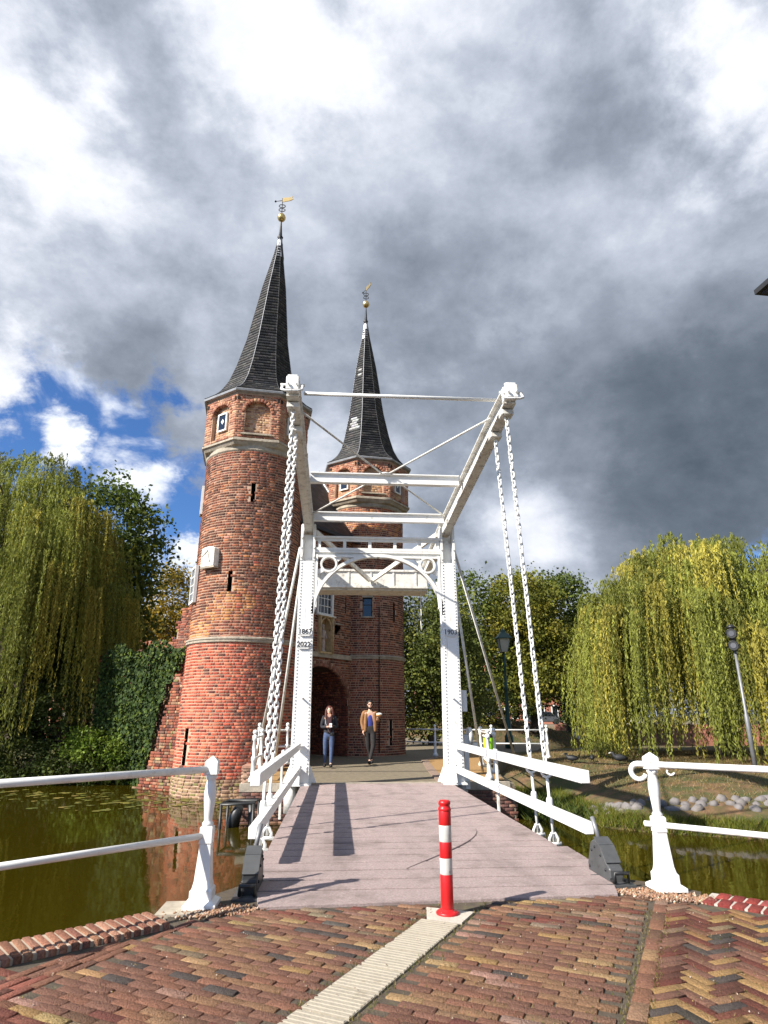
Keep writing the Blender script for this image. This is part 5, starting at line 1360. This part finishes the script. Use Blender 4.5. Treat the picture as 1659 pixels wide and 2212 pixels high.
broadleaf('autumn_tree', 'golden green tree between the left trees and the near tower', (-11.9, 41.5, .3), [((-11.8, 41.5, 8.4), (1.8, 1.9, 2.6)), ((-12.4, 41.5, 6.0), (2.4, 2.3, 2.4)), ((-14.5, 41, 5.2), (1.9, 1.8, 2.2))], 170, 60, .28, (.27, .19, .025), (.14, .13, .025), .25, 3.0, altp=.4)
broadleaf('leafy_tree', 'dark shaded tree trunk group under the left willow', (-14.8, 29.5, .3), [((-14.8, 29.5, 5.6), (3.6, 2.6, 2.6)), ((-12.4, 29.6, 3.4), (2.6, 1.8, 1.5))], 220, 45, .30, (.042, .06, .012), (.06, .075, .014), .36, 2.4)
broadleaf('dense_tree', 'dense dark green tree directly right of the far tower', (4.0, 33.2, 0), [((3.9, 33.2, 5.2), (2.3, 2.2, 2.6)), ((4.2, 33.0, 2.6), (2.5, 2.2, 2.4)), ((2.6, 33.6, 3.4), (1.6, 1.6, 2.6)), ((5.4, 33.4, 3.6), (1.7, 1.7, 2.6))], 330, 60, .22, (.10, .125, .03), (.17, .18, .035), .22, 1.4, spread=.42)
broadleaf('lime_tree', 'dark green tree behind the right portal post', (10.0, 50.5, .4), [((9.8, 50.5, 9.6), (3.2, 3, 3.2)), ((8.6, 50.5, 6.0), (3.4, 3, 3.0)), ((11.2, 50.5, 5.2), (3.0, 3, 3.2)), ((8.0, 50, 3.2), (2.6, 2.4, 1.9))], 330, 48, .36, GA, (.13, .155, .028), .34, 3.4)
broadleaf('lime_tree', 'yellowing tree in the middle of the right tree group', (14.2, 48.8, .5), [((13.9, 48.8, 9.6), (2.9, 3, 3.1)), ((12.6, 48.6, 6.6), (2.7, 2.6, 3)), ((15.6, 48.8, 6.4), (2.9, 2.8, 3.2)), ((13.8, 48.2, 3.9), (3.2, 2.6, 1.8))], 340, 48, .34, (.145, .155, .024), (.215, .19, .028), .34, 3.4)
broadleaf('lime_tree', 'dark green tree nearest the right willow in the group', (18.6, 53.2, .4), [((18.3, 53.2, 10.0), (3.0, 3, 3.4)), ((20.2, 53.2, 7.0), (2.6, 2.6, 3.0)), ((17, 53.2, 6.2), (2.9, 3, 3.2)), ((19.2, 52.6, 4.2), (3.1, 2.6, 1.6))], 340, 46, .36, (.08, .11, .02), GA, .36, 3.2)
broadleaf('lime_tree', 'pale far tree glimpsed behind the right group', (24.5, 62, .4), [((24.5, 62, 8), (4, 3, 3.2)), ((22, 62, 6), (3.4, 3, 2.4))], 160, 40, .42, GA, GB, .3, 3.4)
broadleaf('shrub', 'dark rounded shrub under the right trees beside the mound', (16.6, 46.6, .9), [((16.6, 46.6, 1.8), (1.5, 1.2, 1.1))], 60, 45, .2, (.03, .045, .010), GA, .07, .5, spread=.3)
broadleaf('shrub', 'leafy undergrowth below the dark portal-side tree', (8.2, 47.8, .9), [((8.2, 47.8, 2.0), (3.0, 1.2, 1.2)), ((12.2, 47.6, 2.2), (2.6, 1.2, 1.2))], 120, 45, .22, (.035, .05, .012), GB, .07, .5, spread=.35)
# hedge bank on the left water's edge: bright lobes and dark ones
for i, (lab, bl, c0, c1) in enumerate((
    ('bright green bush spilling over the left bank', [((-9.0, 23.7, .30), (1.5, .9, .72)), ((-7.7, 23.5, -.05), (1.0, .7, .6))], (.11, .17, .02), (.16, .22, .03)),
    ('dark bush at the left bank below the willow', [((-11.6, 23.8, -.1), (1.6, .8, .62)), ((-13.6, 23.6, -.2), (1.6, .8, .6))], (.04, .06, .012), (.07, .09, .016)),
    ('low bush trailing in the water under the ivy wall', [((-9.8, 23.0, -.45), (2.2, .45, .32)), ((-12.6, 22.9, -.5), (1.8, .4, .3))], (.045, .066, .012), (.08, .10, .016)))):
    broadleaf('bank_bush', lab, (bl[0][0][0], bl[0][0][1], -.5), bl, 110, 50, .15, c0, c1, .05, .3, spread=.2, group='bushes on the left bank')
# backdrop wood left, far behind
broadleaf('far_tree', 'far dark tree closing the view behind the left willow', (-21, 42, .3), [((-21, 42, 6), (5, 3, 5)), ((-17, 43, 4), (3.5, 3, 3.2))], 200, 46, .42, (.045, .062, .012), (.07, .085, .016), .4, 3)

broadleaf('shade_shrub', 'shrub mass added behind the bright bush, leaves coloured dark as shade', (-11.5, 26.2, .2), [((-11.3, 26.4, 1.2), (2.4, .9, 1.3)), ((-15, 26.0, 1.2), (2.6, .9, 1.3))], 150, 40, .24, (.04, .06, .014), (.06, .08, .016), .08, .5, spread=.35)  # added undergrowth; its dark leaf colours stand in for black shade
# ivy on the town wall
iv = thing('ivy', 'dark green ivy sheet covering the old wall left of the near tower', 'ivy', (-7.6, 23.0, -.6))
n = 16000; s_ = rng.uniform(.9, 5.7, n); z = rng.uniform(-1.0, 3.9, n)
rg_ = np.interp(z, [-1, 0, 1.2, 2.0, 2.7, 3.2, 3.6, 4.0], [2.75, 2.6, 2.3, 2.0, 1.7, 1.4, 1.1, 1.9]); keep = (s_ > rg_+rng.normal(size=n)*.10) & (z < 3.75+.2*np.sin(s_*3))
s_, z = s_[keep], z[keep]; n = len(s_)
bul = .12+.16*np.abs(vnoise(s_, z, 1.7, 3))+np.clip((2.7-s_), 0, 1)*.25*np.clip((2.9-z), 0, 1)
P = WW0+WD*s_[:, None]+Z3*z[:, None]+WDN*(bul+rng.uniform(0, .10, n))[:, None]
a = norm(rng.normal(size=(n, 3))*.45-Z3*.8); nr_ = norm(rng.normal(size=(n, 3))*.5+WDN); b_ = norm(np.cross(a, nr_)); w = .115*rng.uniform(.6, 1.3, (n, 1))
V = np.stack([P-a*w*.5, P+b_*w*.5, P+a*w*.55, P-b_*w*.5], 1).reshape(-1, 3)
cc = np.where(rng.random((n, 1)) < .25, np.array((.085, .12, .018)), np.array((.032, .058, .014)))*rng.uniform(.6, 1.4, (n, 1))
link('ivy_leaves', npmesh('ivy_leaves', V-ORG[iv], np.arange(4*n).reshape(-1, 4), M_IVY, np.repeat(cc, 4, 0)), iv, 'stuff')
mb = MB()
for k in range(9):
    s0 = rng.uniform(1.9, 5.2); mb.tube([WW0+WD*(s0+rng.normal()*.12)+Z3*zz+WDN*.06 for zz in np.linspace(-.8, 3.3, 8)], .025, 5)
mb.build('ivy_stems', M_BARK, iv)

# grass, stones and plants of the right bank
hz = BANKS['right_bank']
def bank_pts(n, ext, zr):
    out = []
    while len(out) < n:
        x = rng.uniform(ext[0], ext[1], 4000); y = rng.uniform(ext[2], ext[3], 4000); zz = hz(x, y); k = (zz > zr[0]) & (zz < zr[1])
        out += list(zip(x[k], y[k], zz[k]))
    return out[:n]
def tuft_obj(name, label, pts, h, w, pal, lean):
    it = iter(pts); V, F, C_ = blades(len(pts), lambda: next(it), h, w, pal, lean)
    tag(link(name, npmesh(name, V, F, M_LEAF, C_)), label, 'grass', kind='stuff')
DRY = [(3, (.30, .21, .09)), (2, (.22, .15, .065)), (1.4, (.13, .13, .03)), (.6, (.40, .31, .16))]
LSH = [(3, (.12, .15, .02)), (2, (.20, .205, .028)), (1, (.09, .11, .02)), (.6, (.26, .20, .07))]
tuft_obj('dry_grass', 'short dry yellow-brown grass on the right bank', bank_pts(42000, (3.5, 17, 11, 25), (-.32, .3)), .08, .013, DRY, .7)
tuft_obj('bank_grass', 'lush green-yellow grass fringe at the right water edge', bank_pts(20000, (3.5, 16, 8, 22), (-.78, -.54)), .17, .016, LSH, .55)
hm = BANKS['far_bank']
pts = []
while len(pts) < 9000:
    x = rng.uniform(2, 20, 4000); y = rng.uniform(42, 56, 4000); zz = hm(x, y); k = zz > -.7; pts += list(zip(x[k], y[k], zz[k]))
tuft_obj('mound_grass', 'dry grass on the sunlit mound beyond the lantern', pts[:9000], .12, .03, DRY, .7)
ico = bmesh.new(); bmesh.ops.create_icosphere(ico, subdivisions=1, radius=1.0); iv_ = np.array([v.co[:] for v in ico.verts]); if_ = [[v.index for v in f.verts] for f in ico.faces]; ico.free()
stone_me = []
for k in range(7):
    q = iv_*rng.uniform(.68, 1.15, (len(iv_), 1))*np.array((1, .85, .8)); stone_me.append(npmesh('stone', q, if_, M_ROCK))
edge = [(4.55, 14.9), (4.75, 13.95), (5.6, 13.6), (6.8, 13.1), (8.2, 12.6), (9.6, 12.0), (11.4, 11.1), (13.2, 10.3), (15, 9.5)]
for i in range(len(edge)-1):
    a, b_ = np.array(edge[i]), np.array(edge[i+1]); L = np.linalg.norm(b_-a)
    for row in range(3):
        for k in range(int(L/.25)):
            if random.random() < (.03, .04, .12)[row]: continue
            p = a+(b_-a)*(k+.5+random.uniform(-.2, .2)+.5*(row % 2))*.25/L; nrm = np.array((-(b_-a)[1], (b_-a)[0]))/L; p = p+nrm*(.50-.21*row+random.uniform(-.05, .05))
            zz = float(hz(p[0], p[1])[0])
            o = bpy.data.objects.new('stone', random.choice(stone_me)); COL.objects.link(o); o.parent = rbank
            o.location = (p[0], p[1], zz-.02); o.rotation_euler = (random.uniform(-.4, .4), random.uniform(-.4, .4), random.uniform(0, 6.28)); s__ = random.uniform(.115, .185); o.scale = (s__*random.uniform(.9, 1.3), s__, s__*random.uniform(.8, 1.1))
tag(link('water_plants', (lambda b: npmesh('water_plants', b[0], b[1], M_LEAF, b[2]))(blades(1500, lambda: (rng.uniform(3.2, 4.8), rng.uniform(14.2, 18), -.75+abs(rng.normal())*.05), .28, .05, [(2, (.05, .075, .015)), (1, (.09, .11, .02))], .6))), 'dark weeds in the wet corner beside the far abutment', 'plants', kind='stuff')
# lily pads
V = []; F = []; CC = []
for k in range(230):
    u = rng.random(); x = -3.0-9.5*u+rng.normal()*.3; y = 19.3-.6*abs(rng.normal())*1.9+u*2.2+rng.normal()*.5
    if rng.random() < .35: x, y = -5.2+rng.normal()*1.1, 18.2+rng.normal()*.8
    if math.hypot(x+3.97, y-20.57) < 2.0: continue
    r_ = rng.uniform(.04, .15); o = len(V); m_ = 9; V.append((x, y, WZ+.006))
    for j in range(m_): a = 2*math.pi*j/m_*.96; V.append((x+r_*math.cos(a), y+r_*math.sin(a), WZ+.006+rng.uniform(0, .006)))
    F += [(o, o+1+j, o+1+(j+1) % m_) for j in range(m_-1)]; CC += [pick([(3, (.14, .135, .022)), (2, (.09, .10, .02)), (1, (.20, .16, .04))])]*(m_+1)
tag(link('lily_pads', npmesh('lily_pads', V, F, M_PAD, np.array(CC))), 'yellow-green lily pads floating in front of the near tower', 'lily pads', kind='stuff')

# ================================================================== FAR HOUSES, CARS, BIRDS
def house(label, o, ang, w, d, h, rh, wall, nx, nz, roofm=None):
    T = thing('brick_house', label, 'house', o); X = np.array((math.cos(ang), math.sin(ang), 0)); Y = np.array((-math.sin(ang), math.cos(ang), 0)); O = np.array(o, float)
    wl = MB(); wl.box(O+Z3*h/2, (w, d, h), (X, Y, Z3)).build('wall', wall, T)
    MB().add([O-X*w*.52-Y*d*.53+Z3*h, O+X*w*.52-Y*d*.53+Z3*h, O+X*w*.52+Z3*(h+rh), O-X*w*.52+Z3*(h+rh), O+X*w*.52+Y*d*.53+Z3*h, O-X*w*.52+Y*d*.53+Z3*h], [(0, 1, 2, 3), (3, 2, 4, 5), (0, 3, 5), (1, 4, 2)]).build('roof', roofm or M_CLAY, T)
    for i in range(nx):
        for j in range(nz):
            c = O+X*(-w/2+w*(i+.5)/nx)-Y*(d/2+.01)+Z3*(h*(j+.5)/nz+.1)
            gl = MB().box(c, (w/nx*.42, .06, h/nz*.55), (X, Y, Z3)).build('window', M_GLASS, T)
            f_ = MB()
            for s_ in (-1, 1): f_.box(c+X*s_*w/nx*.22-Y*.03, (.10, .08, h/nz*.6), (X, Y, Z3)); f_.box(c+Z3*s_*h/nz*.29-Y*.03, (w/nx*.4, .075, .12), (X, Y, Z3))
            f_.build('window_frame', M_WHITEF, gl)
    return T
M_HB = mat('red_house_brick', (.30, .12, .08), rough=.9, var=.2, vscale=6); M_HW = mat('white_render', (.62, .60, .55), rough=.9, var=.1, vscale=2)
house('far red brick terrace house with white windows right of the trees', (23.5, 82, .45), R(-15), 8, 7, 5.2, 3, M_HB, 5, 2)
house('far white rendered house beside the willow edge', (32, 79.5, .45), R(-15), 8, 7, 5.0, 3, M_HW, 5, 2)
house('far red house seen below the central tree', (14, 84, .45), R(-12), 9, 7, 5.4, 3, M_HB, 6, 2)
house('house with red tiled roof behind the ivy wall', (-13.4, 37, .3), R(25), 6, 5, 3.3, 2.0, M_HB, 3, 1)
house('far brick house under the left trees', (-23, 60, .1), R(20), 10, 7, 4.6, 3, M_HB, 6, 2)
def car(label, o, ang, col):
    T = thing('parked_car', label, 'car', o, 'cars parked on the far quay'); X = np.array((math.cos(ang), math.sin(ang), 0)); Y = np.array((-X[1], X[0], 0)); O = np.array(o, float)
    MB().extr([(-2, .3), (2, .3), (2.05, .7), (1.3, .85), (.7, 1.4), (-1.1, 1.42), (-1.8, .95), (-2.05, .8)], O-Y*.8, X, Z3, Y, 1.6).build('body', col, T, bevel=.06)
    MB().extr([(1.15, .9), (.66, 1.34), (-1.05, 1.36), (-1.6, .95)], O-Y*.82, X, Z3, Y, 1.64).build('windows', M_GLASS, T)
    for sx_ in (-1.25, 1.25):
        for sy_ in (-.82, .6): MB().tube([O+X*sx_+Y*sy_+Z3*.32, O+X*sx_+Y*(sy_+.2)+Z3*.32], .32, 14).build('wheel', M_BLACK, T)
car('dark grey car parked before the far red house', (22.4, 72, .45), R(-15), mat('car_grey', (.06, .065, .075), rough=.25, coat=.5))
car('black car parked at the right on the far quay', (27.2, 71, .45), R(-15), mat('car_black', (.02, .02, .022), rough=.2, coat=.5))
MB_ = thing('mooring_post', 'white mooring post at the far quay edge', 'post', (20.6, 57.5, -.75)); MB().lathe((20.6, 57.5, -.9), [(.22, 0), (.22, 1.5), (.1, 1.62)], 10).build('post_shaft', M_WHITEF, MB_)
WB = thing('quay_wall', 'low far brick quay wall at the channel beyond the mound', 'wall', (24, 58.2, -.75)); MB().box((32, 56.6, -.1), (26, .5, 1.5), (norm(np.array((1, -.25, 0))), norm(np.array((.25, 1, 0))), Z3)).build('wall_face', M_HB, WB)
def bird(label, x, y, ang, s_=1.0):
    z = float(hz(x, y)[0]); T = thing('coot', label, 'bird', (x, y, z), 'birds on the right bank'); X = np.array((math.cos(ang), math.sin(ang), 0)); O = np.array((x, y, z))
    b_ = MB(); pts = [O+X*q[0]*s_+Z3*q[1]*s_ for q in ((-.21, .15), (-.14, .17), (-.03, .17), (.08, .18), (.13, .22), (.15, .28), (.20, .29))]; b_.tube(pts, [.015*s_, .06*s_, .09*s_, .075*s_, .042*s_, .042*s_, .022*s_], 9); b_.build('body', M_BIRD, T)
    MB().tube([O+X*.19*s_+Z3*.29*s_, O+X*.26*s_+Z3*.275*s_], [.018*s_, .004], 6).build('beak', M_WHITEOLD, T)
    for q in (-1, 1): yv = np.array((-X[1], X[0], 0))*.035*q; MB().tube([O+yv+Z3*.11*s_, O+yv+X*.01+Z3*.0], .009, 5).build('leg', M_IRON, T)
bird('dark water bird on the bank left of the other two', 6.3, 19.9, 2.6, 1.0); bird('small dark bird between the two others on the bank', 6.95, 19.9, 1.2, .75); bird('larger dark bird at the foot of the right willow', 7.5, 19.2, 2.9, 1.15)

# ================================================================== PEOPLE
def skin_mesh(name, nodes, edges, root, m, parent, sub=2):
    me = bpy.data.meshes.new(name); bm = bmesh.new(); ly = bm.verts.layers.skin.verify(); ids = {}
    for k, (p, r_) in nodes.items():
        v = bm.verts.new(p); rr = r_ if isinstance(r_, tuple) else (r_, r_); v[ly].radius = rr; ids[k] = v
        v[ly].use_root = (k == root)
    for a, b_ in edges: bm.edges.new((ids[a], ids[b_]))
    bm.to_mesh(me); bm.free()
    o = bpy.data.objects.new(name, me); COL.objects.link(o)
    o.modifiers.new('s', 'SKIN'); q = o.modifiers.new('u', 'SUBSURF'); q.levels = sub; q.render_levels = sub
    dg = bpy.context.evaluated_depsgraph_get(); me2 = bpy.data.meshes.new_from_object(o.evaluated_get(dg)); bpy.data.objects.remove(o)
    for p_ in me2.polygons: p_.use_smooth = True
    me2.materials.clear(); me2.materials.append(m); me2.name = name
    return link(name, me2, parent)
def chainE(*k): return list(zip(k[:-1], k[1:]))
def head(root, c, s_, hairm, face_dy=-1):
    x, y, z = c
    f = MB()
    f.ball((x, y, z), (.072*s_, .088*s_, .112*s_), 16, 12); f.ball((x, y-.045*s_, z-.055*s_), (.05*s_, .045*s_, .055*s_), 12, 8)
    f.ball((x, y-.092*s_, z-.012*s_), (.014*s_, .02*s_, .026*s_), 8, 6)
    for q in (-1, 1): f.ball((x+q*.073*s_, y, z-.01*s_), (.012*s_, .02*s_, .03*s_), 8, 6)
    h_ = f.build('head', M_SKIN, root)
    e = MB()
    for q in (-1, 1): e.ball((x+q*.03*s_, y-.080*s_, z+.012*s_), (.011*s_, .006, .007*s_), 8, 6)
    e.build('eyes', M_HAIRM, h_); MB().ball((x, y-.084*s_, z-.058*s_), (.022*s_, .008, .006*s_), 8, 5).build('mouth', mat('lips', (.40, .14, .12), rough=.5) if 'lips' not in MATS else MATS['lips'], h_)
    return h_
def hand(root, w, d, n_, s_, curl=.5, m=None):
    """palm at w pointing along d, palm normal n_"""
    d = norm(np.array(d, float)); n_ = np.array(n_, float); n_ = norm(n_-d*(n_@d)); sd_ = np.cross(d, n_); w = np.array(w, float)
    b_ = MB().tube([w, w+d*.035*s_, w+d*.085*s_], [.022*s_, .032*s_, .034*s_], 8)
    for k, L in enumerate((.062, .074, .070, .055)):
        p = w+d*.085*s_+sd_*(-.027+.018*k)*s_; q = p+(d*math.cos(curl*.6)+n_*math.sin(curl*.6))*L*.5*s_; r_ = q+(d*math.cos(curl*1.6)+n_*math.sin(curl*1.6))*L*.5*s_
        b_.tube([p, q, r_], [.0095*s_, .009*s_, .007*s_], 6)
    p = w+d*.03*s_-sd_*.030*s_; b_.tube([p, p+(d*.6-sd_*.6+n_*.3)*.045*s_, p+(d*.9-sd_*.45+n_*.6)*.07*s_], [.012*s_, .011*s_, .008*s_], 6)
    return b_.build('hand', m or M_SKIN, root)

def woman(X, Y):
    T = thing('person', 'woman in a dark open coat and blue jeans walking with a phone in her hands', 'person', (X, Y, 0))
    g = lambda x, y, z: (x, y, z)      # local coordinates, facing -Y
    body = {'pel': (g(0, 0, .90), (.125, .10)), 'wai': (g(0, 0, 1.05), (.11, .085)), 'che': (g(0, -.01, 1.24), (.135, .10)), 'nec': (g(0, .0, 1.40), .05), 'neck': (g(0, -.01, 1.47), .045),
            'hl': (g(-.085, 0, .86), .085), 'kl': (g(-.095, .02, .48), .055), 'al': (g(-.10, .10, .09), .038), 'fl': (g(-.105, .0, .04), .035),
            'hr': (g(.085, 0, .86), .085), 'kr': (g(.085, -.07, .48), .055), 'ar': (g(.075, -.12, .09), .038), 'fr': (g(.08, -.24, .04), .035),
            'sl': (g(-.165, .0, 1.36), .052), 'el': (g(-.215, .02, 1.09), .040), 'wl': (g(-.06, -.22, 1.10), .028),
            'sr': (g(.165, .0, 1.36), .052), 'er': (g(.215, .02, 1.09), .040), 'wr': (g(.10, -.22, 1.11), .028)}
    ed = chainE('pel', 'wai', 'che', 'nec', 'neck')+chainE('pel', 'hl', 'kl', 'al', 'fl')+chainE('pel', 'hr', 'kr', 'ar', 'fr')+chainE('che', 'sl', 'el', 'wl')+chainE('che', 'sr', 'er', 'wr')
    skin_mesh('body', body, ed, 'pel', M_SKIN, T)
    j = {k: (p, tuple(np.array(r_)*1.13) if isinstance(r_, tuple) else r_*1.16) for k, (p, r_) in body.items()}
    skin_mesh('jeans', {k: j[k] for k in ('pel', 'wai', 'hl', 'kl', 'al', 'hr', 'kr', 'ar')}, chainE('wai', 'pel', 'hl', 'kl', 'al')+chainE('pel', 'hr', 'kr', 'ar'), 'pel', M_JEANS, T)
    c = {k: (p, tuple(np.array(r_)*1.28) if isinstance(r_, tuple) else r_*1.42) for k, (p, r_) in body.items()}
    c['hem'] = (g(0, .04, .72), (.175, .11)); c['pel'] = (g(0, .02, .90), (.165, .125))
    skin_mesh('coat', {k: c[k] for k in ('hem', 'pel', 'wai', 'che', 'sl', 'el', 'wl', 'sr', 'er', 'wr')}, chainE('hem', 'pel', 'wai', 'che')+chainE('che', 'sl', 'el', 'wl')+chainE('che', 'sr', 'er', 'wr'), 'pel', M_COAT, T)
    top = MB(); o = ORG[T]
    top.extr([(-.05, .95), (.05, .95), (.06, 1.2), (.075, 1.42), (0, 1.36), (-.075, 1.42), (-.06, 1.2)], o+np.array((0, -.155, 0)), (1, 0, 0), (0, 0, 1), (0, 1, 0), .06); top.build('blouse', mat('dark_blouse', (.05, .018, .022), rough=.8), T)
    MB().extr([(-.04, 1.26), (.04, 1.26), (.055, 1.46), (-.055, 1.46)], o+np.array((0, -.135, 0)), (1, 0, 0), (0, 0, 1), (0, 1, 0), .05).build('neckline', M_SKIN, T)
    for q, sy in ((-.10, .05), (.08, -.19)): MB().ball((o[0]+q, o[1]+sy-.02, .05), (.05, .125, .05), 12, 8).build('shoe', M_SHOE, T)
    hd = head(T, (o[0], o[1]-.03, 1.555), .98, M_HAIRW)
    hr = MB(); hr.ball((o[0], o[1]+.005, 1.60), (.094, .105, .095), 14, 10); hr.ball((o[0], o[1]+.045, 1.50), (.10, .075, .15), 14, 10)
    for q in (-1, 1): hr.tube([(o[0]+q*.06, o[1]-.06, 1.645), (o[0]+q*.088, o[1]-.05, 1.56), (o[0]+q*.098, o[1]-.055, 1.46), (o[0]+q*.095, o[1]-.075, 1.36), (o[0]+q*.07, o[1]-.09, 1.28)], [.025, .032, .035, .032, .01], 8)
    hr.build('hair', M_HAIRW, hd)
    hand(T, o+np.array((-.06, -.22, 1.10)), (.9, -.35, .1), (.2, -.3, .9), .95, .8); hand(T, o+np.array((.10, -.22, 1.11)), (-.7, -.5, .15), (0, -.3, .9), .95, .8)
    PH = thing('phone', 'pale phone held in the woman\'s hands', 'phone', tuple(o+np.array((.05, -.28, 1.13)))); MB().box(o+np.array((.05, -.29, 1.145)), (.075, .012, .14), ((1, 0, 0), (0, .8, -.6), (0, .6, .8))).build('phone_body', M_LEADL, PH, bevel=.004)
    CA = thing('camera_bag', 'small camera hanging at the woman\'s hip', 'camera', tuple(o+np.array((.08, -.2, .90)))); MB().box(o+np.array((.09, -.2, .90)), (.13, .07, .09)).tube([o+np.array((.09, -.22, .90)), o+np.array((.09, -.30, .89))], .035, 10).build('camera_body', M_BLACK, CA, bevel=.006)
    MB().tube([o+np.array((.02, -.2, .94)), o+np.array((-.10, -.14, 1.2)), o+np.array((-.10, -.02, 1.42))], .008, 5).build('strap', M_LEAD, CA)
def man(X, Y):
    T = thing('person', 'bearded man in a tan jacket and blue shirt striding with food in his hand', 'person', (X, Y, 0)); o = ORG[T]
    g = lambda x, y, z: (x, y, z)
    body = {'pel': (g(0, 0, 1.0), (.135, .105)), 'wai': (g(.0, 0, 1.15), (.13, .095)), 'che': (g(-.005, -.01, 1.38), (.155, .11)), 'nec': (g(-.005, .0, 1.56), .058), 'neck': (g(-.005, -.015, 1.64), .052),
            'hl': (g(-.09, 0, .95), .092), 'kl': (g(-.055, .02, .53), .062), 'al': (g(.055, .18, .11), .042), 'fl': (g(.07, .08, .045), .038),
            'hr': (g(.09, 0, .95), .092), 'kr': (g(.10, -.10, .53), .062), 'ar': (g(-.01, -.16, .10), .042), 'fr': (g(-.03, -.30, .045), .038),
            'sl': (g(-.20, .0, 1.51), .06), 'el': (g(-.255, .03, 1.21), .048), 'wl': (g(-.21, -.05, .97), .034),
            'sr': (g(.19, .0, 1.51), .06), 'er': (g(.25, .03, 1.23), .048), 'wr': (g(.22, -.23, 1.33), .034)}
    ed = chainE('pel', 'wai', 'che', 'nec', 'neck')+chainE('pel', 'hl', 'kl', 'al', 'fl')+chainE('pel', 'hr', 'kr', 'ar', 'fr')+chainE('che', 'sl', 'el', 'wl')+chainE('che', 'sr', 'er', 'wr')
    skin_mesh('body', body, ed, 'pel', M_SKIN, T)
    def sc(k, f): p, r_ = body[k]; return (p, tuple(np.array(r_)*f) if isinstance(r_, tuple) else r_*f)
    tr = {k: sc(k, 1.22) for k in ('pel', 'wai', 'hl', 'kl', 'al', 'hr', 'kr', 'ar')}
    skin_mesh('trousers', tr, chainE('wai', 'pel', 'hl', 'kl', 'al')+chainE('pel', 'hr', 'kr', 'ar'), 'pel', M_TROUS, T)
    sh = {k: sc(k, 1.12) for k in ('pel', 'wai', 'che', 'nec')}; sh['nec'] = (g(-.005, 0, 1.55), .07); skin_mesh('shirt', sh, chainE('pel', 'wai', 'che', 'nec'), 'pel', M_BLUE, T)
    # jacket: two open fronts plus back and sleeves
    jk = {'sl': sc('sl', 1.36), 'el': sc('el', 1.36), 'wl': sc('wl', 1.3), 'sr': sc('sr', 1.36), 'er': sc('er', 1.36), 'wr': (g(.225, -.17, 1.31), .045), 'mid': (g(-.005, .05, 1.47), (.13, .10)), 'bk': (g(0, .065, 1.2), (.15, .075)), 'hm': (g(0, .065, .93), (.16, .075))}
    skin_mesh('jacket', jk, chainE('mid', 'sl', 'el', 'wl')+chainE('mid', 'sr', 'er', 'wr')+chainE('mid', 'bk', 'hm'), 'mid', M_TAN, T)
    for q, x0 in ((-1, -.145), (1, .15)):
        f = {'a': (g(x0*.75, -.055, 1.50), (.055, .06)), 'b': (g(x0, -.07, 1.30), (.06, .065)), 'c': (g(x0*1.02, -.07, 1.1), (.06, .06)), 'd': (g(x0*1.05, -.065, .92), (.058, .055))}
        skin_mesh('jacket_front', f, chainE('a', 'b', 'c', 'd'), 'b', M_TAN if q < 0 else mat('tan_jacket_darker', (.21, .105, .045), rough=.85, var=.2, vscale=10), T)  # right front in a darker tan than the left
    for x_, y_ in ((.065, .12), (-.02, -.24)): MB().ball((o[0]+x_, o[1]+y_-.02, .055), (.058, .145, .056), 12, 8).build('shoe', M_SHOE, T)
    hd = head(T, (o[0]-.005, o[1]-.04, 1.735), 1.05, M_HAIRM)
    hr = MB(); hr.ball((o[0]-.005, o[1]-.005, 1.795), (.094, .108, .085), 14, 10); hr.ball((o[0]-.005, o[1]+.03, 1.74), (.085, .07, .09), 12, 8); hr.build('hair', M_HAIRM, hd)
    bd = MB(); bd.ball((o[0]-.005, o[1]-.078, 1.652), (.062, .052, .052), 12, 8)
    for q in (-1, 1): bd.tube([(o[0]-.005+q*.07, o[1]-.04, 1.73), (o[0]-.005+q*.066, o[1]-.07, 1.67)], .02, 7)
    bd.build('beard', M_HAIRM, hd)
    gs = MB()
    for q in (-1, 1): gs.ball((o[0]-.005+q*.034, o[1]-.128, 1.752), (.028, .008, .02), 10, 6)
    gs.span((o[0]-.075, o[1]-.122, 1.758), (o[0]+.065, o[1]-.122, 1.758), .006, .006); gs.build('sunglasses', M_BLACK, hd)
    hand(T, o+np.array((-.21, -.05, .97)), (.05, -.25, -1), (1, 0, 0), 1.05, .55); hand(T, o+np.array((.22, -.23, 1.33)), (.1, -.5, .5), (0, .6, .6), 1.05, 1.0)
    FO = thing('wrapped_snack', 'snack in white paper held up in the man\'s hand', 'food', tuple(o+np.array((.24, -.32, 1.40)))); q = o+np.array((.25, -.31, 1.42))
    MB().ball(q, (.085, .06, .05), 12, 8).build('bread', mat('bread_crust', (.45, .22, .08), rough=.8), FO); MB().ball(q+np.array((.02, -.01, .035)), (.095, .055, .04), 10, 6).build('paper', M_WHITEF, FO)
woman(-1.12, 19.3); man(.14, 20.4)
